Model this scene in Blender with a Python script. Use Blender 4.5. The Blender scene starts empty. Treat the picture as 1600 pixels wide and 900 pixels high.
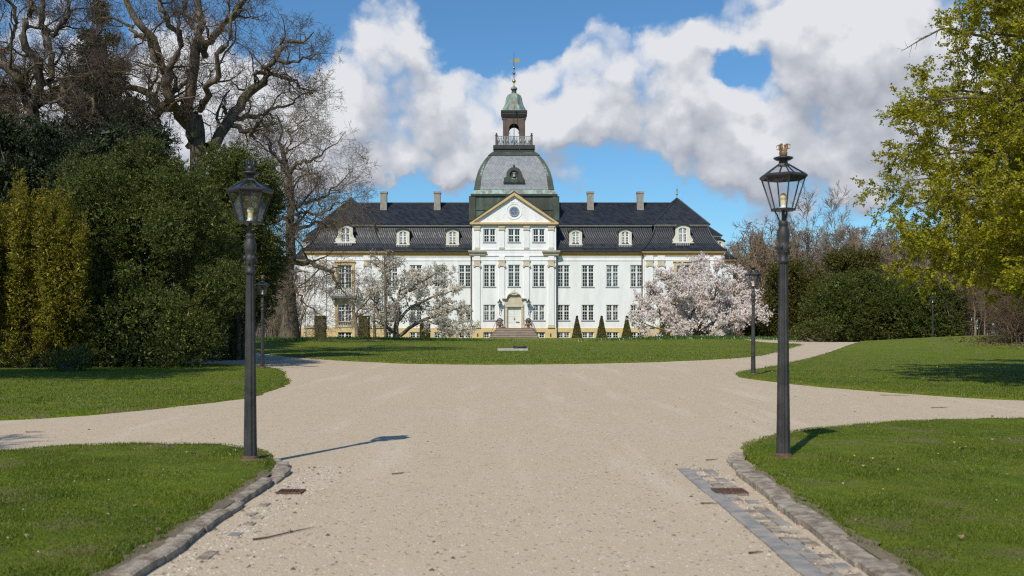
import bpy, math, random
import numpy as np
from mathutils import Vector
from mathutils.geometry import delaunay_2d_cdt

random.seed(7)
rng = np.random.default_rng(7)
SC = bpy.context.scene
COL = SC.collection
R = math.radians

# ---------------------------------------------------------------- camera
EYE = 1.65
FPX = 1556.0          # focal length in photo pixels (35 mm on a 36 mm sensor)
HZ = 513.0            # photo row of the horizon
cam_d = bpy.data.cameras.new('camera')
cam = bpy.data.objects.new('camera', cam_d)
COL.objects.link(cam)
cam.location = (0, 0, EYE)
cam.rotation_euler = (R(90), 0, 0)
cam_d.sensor_width = 36
cam_d.lens = 35.0
cam_d.shift_y = 63 / 1600
cam_d.clip_end = 4000
cam_d.dof.use_dof = True
cam_d.dof.focus_distance = 110
cam_d.dof.aperture_fstop = 3.0
SC.camera = cam

# ---------------------------------------------------------------- light and sky
SUN_EL = R(45)
sun_dir = Vector((-0.41, -0.912, 0)).normalized() * math.cos(SUN_EL) + Vector((0, 0, math.sin(SUN_EL)))
sd = bpy.data.lights.new('sun', 'SUN')
sd.energy = 4.2
sd.angle = R(0.53)
sd.color = (1.0, 0.93, 0.81)
sun = bpy.data.objects.new('sun', sd)
COL.objects.link(sun)
sun.rotation_euler = sun_dir.to_track_quat('Z', 'Y').to_euler()
sun.location = (-20, -40, 60)
SC.view_settings.view_transform = 'Standard'
SC.view_settings.look = 'None'
SC.view_settings.exposure = 0.0
SC.view_settings.gamma = 1.0
SC.view_settings.use_curve_mapping = False
SC.cycles.max_bounces = 8
SC.cycles.transparent_max_bounces = 16
SC.cycles.use_denoising = False
SC.cycles.filter_width = 1.2


class NT:
    """small helper to write node trees"""
    def __init__(s, tree):
        s.t = tree
        s.n = tree.nodes
        s.l = tree.links
    def add(s, typ, **kw):
        n = s.n.new(typ)
        for k, v in kw.items():
            setattr(n, k, v)
        return n
    def put(s, node, key, val):
        sock = node.inputs[key]
        if isinstance(val, bpy.types.NodeSocket):
            s.l.new(val, sock)
        elif val is not None:
            sock.default_value = val
    def math(s, op, a, b=None, c=None, clamp=False):
        n = s.add('ShaderNodeMath', operation=op)
        n.use_clamp = clamp
        s.put(n, 0, a); s.put(n, 1, b)
        if c is not None: s.put(n, 2, c)
        return n.outputs[0]
    def vmath(s, op, a, b=None):
        n = s.add('ShaderNodeVectorMath', operation=op)
        s.put(n, 0, a)
        if b is not None:
            if op == 'SCALE': s.put(n, 'Scale', b)
            else: s.put(n, 1, b)
        return n.outputs['Value'] if op in ('DISTANCE', 'LENGTH', 'DOT_PRODUCT') else n.outputs['Vector']
    def noise(s, vec, scale, detail=4, rough=0.55, out='Fac', dist=0.0):
        n = s.add('ShaderNodeTexNoise')
        s.put(n, 'Vector', vec); s.put(n, 'Scale', scale); s.put(n, 'Detail', detail); s.put(n, 'Roughness', rough); s.put(n, 'Distortion', dist)
        return n.outputs[out]
    def mrange(s, v, a, b, c=0.0, d=1.0, smooth=True):
        n = s.add('ShaderNodeMapRange')
        n.interpolation_type = 'SMOOTHSTEP' if smooth else 'LINEAR'
        s.put(n, 'Value', v); s.put(n, 1, a); s.put(n, 2, b); s.put(n, 3, c); s.put(n, 4, d)
        return n.outputs[0]
    def mix(s, f, a, b, mode='MIX'):
        n = s.add('ShaderNodeMix', data_type='RGBA', blend_type=mode)
        s.put(n, 0, f)
        s.put(n, 6, a if isinstance(a, bpy.types.NodeSocket) else (*a, 1))
        s.put(n, 7, b if isinstance(b, bpy.types.NodeSocket) else (*b, 1))
        return n.outputs[2]
    def ramp(s, f, stops):
        n = s.add('ShaderNodeValToRGB')
        cr = n.color_ramp
        while len(cr.elements) < len(stops): cr.elements.new(0.5)
        for e, (p, c) in zip(cr.elements, stops):
            e.position = p; e.color = (*c, 1)
        s.put(n, 0, f)
        return n.outputs[0]


def pxdir(px, py):
    return Vector(((px - 800) / FPX, 1.0, (HZ - py) / FPX)).normalized()

# clouds: (photo column, row, radius, weight); they are only directions in the sky
CLOUDS = [
    (600, 60, 75, .75), (560, 66, 50, .5), (655, 58, 55, .5), (620, 100, 70, .6), (545, 150, 80, .9), (500, 190, 90, .9), (520, 235, 80, .8), (680, 235, 80, .8), (600, 245, 80, .8), (720, 120, 60, .6), (600, 150, 110, .9), (775, 160, 60, .8), (810, 180, 75, .9), (920, 205, 70, .6), (690, 165, 105, .9), (545, 205, 95, .85), (640, 220, 105, .9),
    (745, 200, 85, .8), (500, 250, 80, .6), (712, 268, 66, 1.0), (690, 285, 45, .8), (745, 255, 45, .8), (572, 290, 50, .8), (900, 306, 46, .7), (950, 300, 40, .5), (1130, 318, 40, .45), (520, 300, 45, .6), (1230, 330, 50, .5),
    (905, 62, 85, .85), (960, 80, 95, .9), (850, 120, 80, .75), (980, 150, 130, 1.), (880, 195, 95, .8), (1050, 110, 95, .85), (1080, 190, 130, 1.),
    (1160, 200, 140, 1.), (1120, 70, 70, .55), (1210, 45, 95, .8), (1300, 110, 150, 1.), (1280, 215, 110, 1.), (1400, 60, 170, 1.), (1420, 210, 150, .9),
    (1180, 258, 75, .8), (1060, 250, 70, .55), (1350, 290, 60, .6), (1560, 150, 200, .9), (1250, 345, 50, .35),
    (400, 190, 120, .85), (300, 130, 120, .8), (190, 170, 150, .8), (60, 150, 150, .8), (330, 260, 120, .7), (100, 20, 90, .3), (440, 290, 70, .6),
    (1162, 106, 42, -.75), (1180, 120, 48, -.9), (1146, 122, 32, -.4), (735, 50, 60, -.7), (800, 60, 50, -.6), (470, 100, 60, -.9), (950, 255, 60, -.55), (640, 300, 40, -.5), (1110, 330, 90, -.6),
    (430, 30, 80, -.6), (1080, 25, 45, -.6), (820, 40, 60, -.6), (1010, 285, 55, -.4),
]
cg = bpy.data.node_groups.new('cloud_field', 'ShaderNodeTree')
cg.interface.new_socket('Vector', in_out='INPUT', socket_type='NodeSocketVector')
cg.interface.new_socket('Density', in_out='OUTPUT', socket_type='NodeSocketFloat')
g = NT(cg)
gi = g.add('NodeGroupInput'); go = g.add('NodeGroupOutput')
v0 = gi.outputs[0]
w1 = g.vmath('SUBTRACT', g.noise(v0, 7.0, 3, .5, 'Color'), (.5, .5, .5))
w2 = g.vmath('SUBTRACT', g.noise(v0, 26.0, 4, .6, 'Color'), (.5, .5, .5))
vw = g.vmath('ADD', g.vmath('ADD', v0, g.vmath('SCALE', w1, .085)), g.vmath('SCALE', w2, .040))
acc = None; neg = None
for (px, py, r, w) in CLOUDS:
    dist = g.vmath('DISTANCE', vw, tuple(pxdir(px, py)))
    c = g.mrange(dist, 0.0, r * 1.22 / FPX, w, 0.0)
    if w > 0: acc = c if acc is None else g.math('ADD', acc, c)
    else: neg = c if neg is None else g.math('ADD', neg, c)
acc = g.math('ADD', g.math('MINIMUM', acc, 1.25), neg)
f1 = g.noise(g.vmath('ADD', v0, g.vmath('SCALE', w2, .02)), 10.0, 10, .60)
f2 = g.noise(v0, 2.6, 3, .5)
vo = g.add('ShaderNodeTexVoronoi', feature='F1')
g.put(vo, 'Vector', g.vmath('ADD', v0, g.vmath('SCALE', w2, .03))); g.put(vo, 'Scale', 17.0); g.put(vo, 'Detail', 2.0); g.put(vo, 'Roughness', .55);
puff = g.math('SUBTRACT', .62, vo.outputs['Distance'])
den = g.math('ADD', acc, g.math('MULTIPLY', g.math('SUBTRACT', f1, .5), 1.15))
den = g.math('ADD', den, g.math('MULTIPLY', puff, .85))
den = g.math('ADD', den, g.math('MULTIPLY', g.math('SUBTRACT', f2, .51), 1.6))
den = g.math('SUBTRACT', den, .14)
g.l.new(den, go.inputs[0])

world = bpy.data.worlds.new('World')
SC.world = world
world.use_nodes = True
world.cycles.sampling_method = 'MANUAL'
world.cycles.sample_map_resolution = 512
w = NT(world.node_tree)
w.n.clear()
SKY_STR = 0.10
sky = w.add('ShaderNodeTexSky', sky_type='NISHITA')
sky.sun_disc = False
sky.sun_elevation = SUN_EL
sky.sun_rotation = math.atan2(sun_dir.x, sun_dir.y)
sky.air_density = 1.0
sky.dust_density = 0.35
sky.ozone_density = 2.2
gen = w.add('ShaderNodeTexCoord').outputs['Generated']
def field(vec):
    n = w.add('ShaderNodeGroup'); n.node_tree = cg
    w.put(n, 0, vec)
    return n.outputs[0]
dA = field(gen)
up = Vector((-.25, -.1, .95)).normalized()
dB = field(w.vmath('ADD', gen, tuple(up * .022)))
dC = field(w.vmath('ADD', gen, tuple(up * .075)))
lit = w.math('ADD', w.math('MULTIPLY', w.math('SUBTRACT', dA, dB), .75), w.math('MULTIPLY', w.math('SUBTRACT', dA, dC), .42))
soft = w.math('SUBTRACT', w.noise(w.vmath('MULTIPLY', gen, (1, 1, 1.5)), 11.0, 6, .55), .5)
lit = w.math('ADD', lit, w.math('MULTIPLY', soft, .42))
lit = w.math('SUBTRACT', w.math('ADD', lit, .50), w.math('MULTIPLY', dA, .09))
alpha = w.mrange(dA, -.08, .62)
ccol = w.ramp(lit, [(0.0, (3.7, 3.95, 4.6)), (.35, (4.9, 5.15, 5.75)), (.65, (5.95, 6.15, 6.7)), (1.0, (7.6, 7.75, 8.1))])
skyc = w.mix(1.0, sky.outputs[0], (.60, .96, 1.18), 'MULTIPLY')
tot = w.mix(alpha, skyc, ccol)
bg = w.add('ShaderNodeBackground')
w.put(bg, 'Color', tot); w.put(bg, 'Strength', SKY_STR)
wo = w.add('ShaderNodeOutputWorld')
w.l.new(bg.outputs[0], wo.inputs[0])

# ---------------------------------------------------------------- materials
def mat(name, build):
    m = bpy.data.materials.new(name)
    m.use_nodes = True
    t = NT(m.node_tree)
    t.n.clear()
    out = t.add('ShaderNodeOutputMaterial')
    p = t.add('ShaderNodeBsdfPrincipled')
    t.l.new(p.outputs[0], out.inputs[0])
    build(t, p, out)
    return m

def pos(t): return t.add('ShaderNodeNewGeometry').outputs['Position']
def objco(t): return t.add('ShaderNodeTexCoord').outputs['Object']
def island(t): return t.add('ShaderNodeNewGeometry').outputs['Random Per Island']
def bump(t, p, h, strength=.4, dist=.02):
    b = t.add('ShaderNodeBump')
    t.put(b, 'Height', h); t.put(b, 'Strength', strength); t.put(b, 'Distance', dist)
    t.l.new(b.outputs[0], p.inputs['Normal'])

def noisy(name, c1, c2, scale=3.0, rough=.7, bscale=None, bstr=.3, bdist=.02, metal=0.0, detail=5, spec=.5):
    def f(t, p, o):
        v = pos(t)
        n = t.noise(v, scale, detail, .6)
        t.put(p, 'Base Color', t.mix(t.mrange(n, .3, .7), c1, c2))
        t.put(p, 'Roughness', rough); t.put(p, 'Metallic', metal); t.put(p, 'Specular IOR Level', spec)
        if bscale: bump(t, p, t.noise(v, bscale, 5, .6), bstr, bdist)
    return mat(name, f)

def leafmat(name, stops, rough=.5, trans=.25, patch=0.0, pscale=.6, dark=(.5, .5, .5), tint=(1.15, 1.1, .6)):
    """leaf colour varies from leaf to leaf"""
    def f(t, p, o):
        c = t.ramp(island(t), stops)
        if patch:
            n = t.mrange(t.noise(pos(t), pscale, 3, .55), .35, .65)
            c = t.mix(t.math('MULTIPLY', n, patch), c, t.mix(1.0, c, dark, 'MULTIPLY'))
        t.put(p, 'Base Color', c); t.put(p, 'Roughness', rough); t.put(p, 'Specular IOR Level', .3)
        if trans:
            tr = t.add('ShaderNodeBsdfTranslucent'); t.put(tr, 'Color', t.mix(1.0, c, tint, 'MULTIPLY'))
            mx = t.add('ShaderNodeMixShader'); t.put(mx, 0, trans)
            t.l.new(p.outputs[0], mx.inputs[1]); t.l.new(tr.outputs[0], mx.inputs[2]); t.l.new(mx.outputs[0], o.inputs[0])
    return mat(name, f)

M = {}
def _plaster(t, p, o):
    v = pos(t)
    n = t.noise(t.vmath('MULTIPLY', v, (1.2, 1.2, .22)), 1.3, 5, .6)
    n2 = t.noise(v, .35, 3, .5)
    c = t.mix(t.mrange(n, .35, .75), (.80, .80, .79), (.70, .69, .655))
    c = t.mix(t.math('MULTIPLY', t.mrange(n2, .45, .7), .5), c, (.77, .765, .75))
    t.put(p, 'Base Color', c); t.put(p, 'Roughness', .85)
    bump(t, p, t.noise(v, 6, 4, .6), .12, .02)
M['plaster'] = mat('white_plaster', _plaster)
M['plinth'] = noisy('yellow_plinth_paint', (.66, .50, .25), (.58, .43, .21), 1.6, .85, 8, .2)
M['stone'] = noisy('cream_sandstone', (.58, .51, .38), (.47, .41, .30), 2.2, .85, 14, .3)
M['surround'] = noisy('ochre_stone', (.60, .43, .22), (.52, .38, .20), 2.0, .85, 12, .25)
M['cornice'] = noisy('ochre_cornice', (.45, .30, .12), (.39, .26, .105), 1.2, .8, 10, .15)
M['earth'] = noisy('earth_by_kerb', (.15, .125, .07), (.20, .15, .095), 14, .95, 40, .8)
M['granite_riser'] = noisy('shaded_pink_granite', (.20, .15, .115), (.31, .24, .185), 1.3, .85, 25, .4)  # darker copy of the granite; riser shade painted into the colour
M['granite'] = noisy('pink_granite', (.32, .25, .195), (.43, .35, .28), 4, .8, 25, .4)
M['greystone'] = noisy('grey_granite', (.36, .35, .33), (.48, .47, .44), 5, .85, 30, .5)
M['woodwhite'] = noisy('white_window_paint', (.78, .77, .72), (.70, .69, .64), 3, .5)
M['doorpaint'] = noisy('grey_white_door_paint', (.74, .745, .70), (.68, .69, .64), 2, .45)
M['gold'] = noisy('gilded_metal', (.85, .52, .14), (.70, .40, .10), 20, .32, metal=1.0)
M['gilt_edge'] = noisy('ochre_moulding', (.58, .41, .20), (.50, .35, .16), 4, .7)
M['iron'] = noisy('black_iron', (.020, .021, .023), (.032, .032, .034), 12, .42, 40, .2)
M['pole'] = noisy('dark_grey_lamp_paint', (.028, .027, .026), (.055, .053, .050), 5, .50, 60, .25, spec=.35)
M['lampgold'] = noisy('dull_gilding', (.34, .20, .08), (.14, .085, .045), 40, .65, metal=.35)
M['dormer'] = noisy('cream_dormer_paint', (.70, .66, .54), (.60, .56, .45), 3, .7)
M['rust'] = noisy('rusty_iron', (.16, .07, .04), (.07, .045, .035), 14, .85, 60, .6)
M['copper_green'] = None
def _copper(t, p, o):
    v = pos(t)
    n = t.noise(t.vmath('MULTIPLY', v, (1, 1, .35)), .9, 6, .65)
    n2 = t.noise(t.vmath('MULTIPLY', v, (2.2, 2.2, .3)), 1.5, 4, .6)
    c = t.ramp(n, [(.30, (.035, .036, .025)), (.50, (.050, .062, .042)), (.64, (.075, .11, .08)), (.80, (.16, .26, .21))])
    c = t.mix(t.math('MULTIPLY', t.mrange(n2, .5, .7), .6), c, (.05, .055, .04))
    t.put(p, 'Base Color', c); t.put(p, 'Roughness', .62); t.put(p, 'Metallic', .15)
    bump(t, p, n2, .2, .03)
M['copper_green'] = mat('weathered_copper', _copper)
def _copperl(t, p, o):
    v = pos(t)
    n = t.noise(t.vmath('MULTIPLY', v, (1.6, 1.6, .5)), 1.1, 5, .6)
    c = t.ramp(n, [(.32, (.15, .13, .10)), (.45, (.17, .20, .165)), (.58, (.24, .36, .31)), (.75, (.33, .47, .41))])
    t.put(p, 'Base Color', c); t.put(p, 'Roughness', .6); t.put(p, 'Metallic', .1)
M['copper_pale'] = mat('pale_verdigris_copper', _copperl)
M['copper_brown'] = noisy('brown_copper', (.085, .055, .042), (.13, .085, .065), 1.4, .55, metal=.2)
M['copper_dark'] = noisy('dark_copper', (.022, .022, .018), (.04, .038, .03), 1.2, .6)
M['leadgrey'] = noisy('grey_zinc', (.22, .235, .24), (.32, .33, .33), 6, .6)
M['pipe'] = noisy('brown_drainpipe', (.13, .10, .085), (.18, .14, .12), 3, .5)
M['chimney'] = noisy('rendered_chimney', (.33, .30, .25), (.24, .215, .18), 2.4, .9, 12, .4)

def _tiles(t, p, o):
    v = pos(t)
    sx = t.add('ShaderNodeSeparateXYZ'); t.put(sx, 0, v)
    u = t.math('ADD', sx.outputs[0], sx.outputs[1])
    TW, TH = .30, .33
    fu = t.math('FRACT', t.math('DIVIDE', u, TW))
    fv = t.math('FRACT', t.math('DIVIDE', sx.outputs[2], TH))
    cid = t.add('ShaderNodeCombineXYZ')
    t.put(cid, 0, t.math('FLOOR', t.math('DIVIDE', u, TW))); t.put(cid, 2, t.math('FLOOR', t.math('DIVIDE', sx.outputs[2], TH)))
    wn = t.add('ShaderNodeTexWhiteNoise'); t.put(wn, 'Vector', cid.outputs[0])
    big = t.noise(v, .5, 4, .6)
    c = t.mix(wn.outputs['Value'], (.011, .0135, .018), (.026, .0305, .039))
    c = t.mix(t.math('MULTIPLY', t.mrange(big, .45, .7), .4), c, (.030, .034, .040))
    t.put(p, 'Specular IOR Level', .32)
    t.put(p, 'Base Color', c)
    t.put(p, 'Roughness', t.math('ADD', t.math('MULTIPLY', wn.outputs['Value'], .16), .38))
    gap = t.math('MAXIMUM', t.mrange(fu, .80, .95), t.mrange(fv, .0, .16, 1.0, 0.0))
    c = t.mix(t.math('MULTIPLY', gap, .55), c, (.006, .006, .008))
    t.put(p, 'Base Color', c)
    wave = t.math('SINE', t.math('MULTIPLY', fu, math.pi))
    step = t.math('SUBTRACT', 1.0, fv)
    bump(t, p, wave, .5, .03)
M['tiles'] = mat('black_glazed_roof_tiles', _tiles)
M['ridge'] = noisy('black_ridge_tiles', (.02, .021, .025), (.045, .046, .05), 6, .4)

def _slate(t, p, o):
    v = pos(t)
    sx = t.add('ShaderNodeSeparateXYZ'); t.put(sx, 0, v)
    u = t.math('ADD', sx.outputs[0], sx.outputs[1])
    a = t.math('DIVIDE', t.math('ADD', u, sx.outputs[2]), .42); b = t.math('DIVIDE', t.math('SUBTRACT', u, sx.outputs[2]), .42)
    fa = t.math('FRACT', a); fb = t.math('FRACT', b)
    cid = t.add('ShaderNodeCombineXYZ'); t.put(cid, 0, t.math('FLOOR', a)); t.put(cid, 1, t.math('FLOOR', b))
    wn = t.add('ShaderNodeTexWhiteNoise'); t.put(wn, 'Vector', cid.outputs[0])
    c = t.mix(wn.outputs['Value'], (.19, .20, .215), (.27, .285, .30))
    c = t.mix(t.math('MULTIPLY', t.mrange(t.noise(v, .7, 4, .6), .45, .7), .35), c, (.17, .18, .18))
    edge = t.math('MAXIMUM', t.mrange(fa, .84, .98), t.mrange(fb, .02, .16, 1.0, 0.0))
    c = t.mix(t.math('MULTIPLY', edge, .55), c, (.09, .095, .10))
    t.put(p, 'Base Color', c); t.put(p, 'Roughness', .55)
    bump(t, p, t.math('SUBTRACT', 1.0, edge), .5, .03)
M['slate'] = mat('pale_roof_slate', _slate)

def _glass(t, p, o):
    oi = t.add('ShaderNodeObjectInfo')
    r = oi.outputs['Random']
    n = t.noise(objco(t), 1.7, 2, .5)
    c = t.mix(t.mrange(r, .3, .95, 0, 1), (.012, .014, .018), (.05, .06, .085))  # random lighter bluish base colour paints a reflection into some panes
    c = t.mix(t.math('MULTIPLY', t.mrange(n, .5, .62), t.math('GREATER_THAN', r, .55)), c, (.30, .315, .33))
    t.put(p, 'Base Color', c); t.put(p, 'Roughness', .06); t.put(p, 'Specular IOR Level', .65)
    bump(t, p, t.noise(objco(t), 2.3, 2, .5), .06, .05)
M['glass'] = mat('dark_window_glass', _glass)

def _lampglass(t, p, o):
    tr = t.add('ShaderNodeBsdfTransparent'); t.put(tr, 'Color', (.93, .95, .96, 1))
    gl = t.add('ShaderNodeBsdfGlossy'); t.put(gl, 'Roughness', .03); t.put(gl, 'Color', (1, 1, 1, 1))
    lw_ = t.add('ShaderNodeLayerWeight'); t.put(lw_, 0, .5)
    fr = t.math('POWER', lw_.outputs['Facing'], 4.0)
    df = t.add('ShaderNodeBsdfDiffuse'); t.put(df, 'Color', (.75, .77, .78, 1))
    m1 = t.add('ShaderNodeMixShader'); t.put(m1, 0, t.math('ADD', t.math('MULTIPLY', fr, .6), .05, clamp=True))
    t.l.new(tr.outputs[0], m1.inputs[1]); t.l.new(gl.outputs[0], m1.inputs[2])
    m2 = t.add('ShaderNodeMixShader')
    t.put(m2, 0, t.math('MULTIPLY', t.mrange(t.noise(pos(t), 9, 4, .6), .45, .8), .10))
    t.l.new(m1.outputs[0], m2.inputs[1]); t.l.new(df.outputs[0], m2.inputs[2])
    t.l.new(m2.outputs[0], o.inputs[0])
M['lampglass'] = mat('dusty_lantern_glass', _lampglass)
M['bulb'] = noisy('cream_lamp_bulb', (.80, .62, .30), (.85, .72, .45), 8, .4)
M['porcelain'] = noisy('white_porcelain', (.8, .78, .72), (.72, .7, .65), 8, .4)

def bark(name, c1, c2, moss, mossamt):
    def f(t, p, o):
        v = pos(t)
        n = t.noise(t.vmath('MULTIPLY', v, (1, 1, .28)), 7, 6, .65)
        c = t.mix(t.mrange(n, .35, .65), c1, c2)
        m = t.mrange(t.noise(v, .9, 4, .6), .47, .62)
        c = t.mix(t.math('MULTIPLY', m, mossamt), c, moss)
        t.put(p, 'Base Color', c); t.put(p, 'Roughness', .9); t.put(p, 'Specular IOR Level', .2)
        bump(t, p, n, .8, .06)
    return mat(name, f)
M['oakbark'] = bark('grey_oak_bark', (.060, .047, .035), (.19, .155, .12), (.15, .125, .035), .55)
M['oaktwig'] = bark('brown_oak_twigs', (.085, .060, .042), (.16, .12, .09), (.16, .13, .06), .25)
M['limebark'] = bark('rough_brown_bark', (.06, .045, .033), (.17, .135, .10), (.11, .10, .05), .35)
M['magbark'] = bark('magnolia_bark', (.14, .11, .082), (.29, .23, .17), (.14, .13, .06), .3)
M['limetwig'] = bark('tan_twigs', (.13, .098, .07), (.25, .195, .145), (.18, .15, .08), .25)
M['wood_a'] = bark('far_brown_twigs', (.19, .138, .092), (.31, .23, .155), (.22, .17, .085), .35)
M['wood_b'] = bark('far_grey_twigs', (.22, .17, .125), (.34, .27, .20), (.25, .20, .11), .25)
M['brush'] = bark('reddish_brushwood', (.105, .068, .047), (.20, .13, .09), (.20, .16, .06), .35)

M['yew'] = leafmat('dark_yew_needles', [(0, (.028, .042, .007)), (.5, (.070, .088, .013)), (.8, (.125, .138, .022)), (1, (.20, .19, .04))], .6, .12, .35, .5, (.55, .65, .6))
M['yewlight'] = leafmat('olive_yew_needles', [(0, (.030, .040, .008)), (.5, (.070, .082, .015)), (.8, (.125, .125, .028)), (1, (.20, .19, .06))], .55, .15, .3, .6, (.6, .75, .7))
M['golden'] = leafmat('golden_yew_needles', [(0, (.065, .064, .007)), (.45, (.17, .15, .010)), (.8, (.30, .25, .014)), (1, (.40, .33, .028))], .6, .15, .45, .7, (.4, .5, .5))
M['hedge'] = leafmat('green_yew_hedge', [(0, (.028, .042, .007)), (.5, (.064, .080, .012)), (.85, (.115, .122, .018)), (1, (.17, .155, .025))], .55, .12, .35, .25, (.55, .7, .6))
M['bronzeyew'] = leafmat('bronze_green_yew', [(0, (.034, .036, .007)), (.5, (.075, .072, .012)), (.85, (.13, .112, .018)), (1, (.18, .14, .022))], .55, .12, .4, .3, (.55, .65, .6))
M['conifer'] = leafmat('dark_fir_needles', [(0, (.010, .017, .007)), (.6, (.026, .038, .013)), (1, (.055, .068, .022))], .55, .08)
M['beech'] = leafmat('fresh_yellow_green_leaves', [(0, (.18, .175, .006)), (.5, (.33, .315, .010)), (1, (.46, .43, .03))], .5, .45, .35, .45, (.75, .8, .8))
M['topiary'] = leafmat('clipped_box_leaves', [(0, (.040, .040, .007)), (.6, (.085, .078, .013)), (1, (.135, .115, .028))], .5, .1)
M['flower_white'] = leafmat('white_magnolia_petals', [(0, (.66, .58, .44)), (.4, (.84, .79, .69)), (1, (.90, .87, .81))], .6, .42, tint=(1, .98, .96))
M['flower_pink'] = leafmat('pink_magnolia_petals', [(0, (.80, .62, .56)), (.25, (.89, .82, .77)), (1, (.92, .90, .86))], .6, .42, tint=(1, .96, .97))
M['bud'] = leafmat('olive_buds', [(0, (.14, .11, .045)), (1, (.24, .20, .09))], .6, .2)
M['grassblade'] = leafmat('grass_blades', [(0, (.070, .112, .006)), (.45, (.124, .176, .008)), (.82, (.195, .232, .014)), (1, (.30, .26, .10))], .5, .3, .65, .5, (.55, .66, .7))
M['daffleaf'] = leafmat('daffodil_leaves', [(0, (.035, .09, .02)), (1, (.08, .16, .03))], .5, .25)
M['mould'] = leafmat('leaf_mould', [(0, (.05, .03, .018)), (.6, (.12, .075, .045)), (1, (.24, .17, .11))], .8, .05)
M['litter'] = leafmat('dry_leaves', [(0, (.09, .055, .03)), (.6, (.22, .15, .09)), (1, (.42, .33, .22))], .8, .05)

def _lawn(t, p, o):
    v = pos(t)
    n1 = t.noise(v, .55, 4, .55); n2 = t.noise(v, 3.2, 5, .62); n3 = t.noise(v, 28, 4, .7)
    c = t.mix(t.mrange(n2, .3, .7), (.088, .136, .007), (.168, .206, .012))
    c = t.mix(t.math('MULTIPLY', t.mrange(n1, .4, .68), .6), c, (.17, .18, .022))
    c = t.mix(t.math('MULTIPLY', t.mrange(n3, .45, .75), .5), c, (.03, .065, .006))
    bare = t.math('MULTIPLY', t.mrange(t.noise(v, .9, 5, .6), .52, .66), t.mrange(n3, .3, .55))
    c = t.mix(t.math('MULTIPLY', bare, .85), c, (.20, .15, .085))
    t.put(p, 'Base Color', c); t.put(p, 'Roughness', .8); t.put(p, 'Specular IOR Level', .15)
    bump(t, p, t.math('ADD', n3, t.noise(v, 9, 3, .6)), .9, .05)
M['lawn'] = mat('short_lawn', _lawn)

def _gravel(t, p, o):
    v = pos(t)
    n1 = t.noise(v, .35, 5, .6); n2 = t.noise(v, 2.4, 5, .65)
    vo = t.add('ShaderNodeTexVoronoi'); t.put(vo, 'Vector', v); t.put(vo, 'Scale', 85)
    vo2 = t.add('ShaderNodeTexVoronoi'); t.put(vo2, 'Vector', v); t.put(vo2, 'Scale', 48)
    sp = t.add('ShaderNodeSeparateColor'); t.put(sp, 0, vo.outputs['Color'])
    sp2 = t.add('ShaderNodeSeparateColor'); t.put(sp2, 0, vo2.outputs['Color'])
    c = t.mix(sp.outputs[0], (.455, .358, .248), (.56, .455, .325))
    c = t.mix(t.math('MULTIPLY', t.mrange(n1, .38, .66), .45), c, (.52, .42, .31))
    c = t.mix(t.math('MULTIPLY', t.mrange(n2, .5, .75), .38), c, (.40, .31, .22))
    n4 = t.noise(t.vmath('MULTIPLY', v, (1.3, .12, 1)), 1.1, 5, .6)
    c = t.mix(t.math('MULTIPLY', t.mrange(n4, .50, .70), .5), c, (.60, .505, .39))
    c = t.mix(t.math('GREATER_THAN', sp2.outputs[1], .972), c, (.60, .55, .48))
    c = t.mix(t.math('GREATER_THAN', sp2.outputs[2], .984), c, (.20, .16, .125))
    # leaf mould where the woods begin
    sx = t.add('ShaderNodeSeparateXYZ'); t.put(sx, 0, v)
    far = t.math('MAXIMUM', t.mrange(sx.outputs[1], 108, 124), t.mrange(t.math('ABSOLUTE', sx.outputs[0]), 62, 80))
    c = t.mix(far, c, (.085, .06, .04))
    t.put(p, 'Base Color', c); t.put(p, 'Roughness', .9); t.put(p, 'Specular IOR Level', .2)
    h = t.math('ADD', t.math('MULTIPLY', vo.outputs['Distance'], -1.0), t.math('MULTIPLY', n2, .8))
    bump(t, p, h, .45, .015)
M['gravel'] = mat('fine_gravel', _gravel)
M['slab'] = noisy('blue_grey_slate_slab', (.20, .20, .20), (.37, .32, .265), 6, .8, 22, .4)
M['kerb'] = noisy('worn_kerb_granite', (.17, .13, .095), (.42, .355, .275), 8, .9, 22, .8, .03)
M['pebble'] = leafmat('loose_gravel_stones', [(0, (.20, .155, .115)), (.5, (.42, .35, .28)), (1, (.66, .61, .54))], .85, 0)
M['soil'] = noisy('bare_soil', (.20, .135, .09), (.13, .09, .06), 9, .95, 30, .6)

# ---------------------------------------------------------------- mesh helpers
def tag(o, label=None, cat=None, group=None, kind=None):
    if label: o['label'] = label
    if cat: o['category'] = cat
    if group: o['group'] = group
    if kind: o['kind'] = kind
    return o

def empty(name, loc=(0, 0, 0), rz=0.0):
    o = bpy.data.objects.new(name, None)
    o.empty_display_size = .3
    COL.objects.link(o)
    o.location = loc; o.rotation_euler = (0, 0, rz)
    return o

def link(name, me, m, parent=None, loc=None):
    if m is not None and not me.materials:
        for k in (m if isinstance(m, (list, tuple)) else [m]): me.materials.append(k)
    o = bpy.data.objects.new(name, me)
    COL.objects.link(o)
    if parent is not None: o.parent = parent
    if loc is not None: o.location = loc
    return o

def copy_tree(o, parent=None, names=None):
    c = o.copy(); COL.objects.link(c)
    c.parent = parent
    for ch in o.children: copy_tree(ch, c)
    return c

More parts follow.
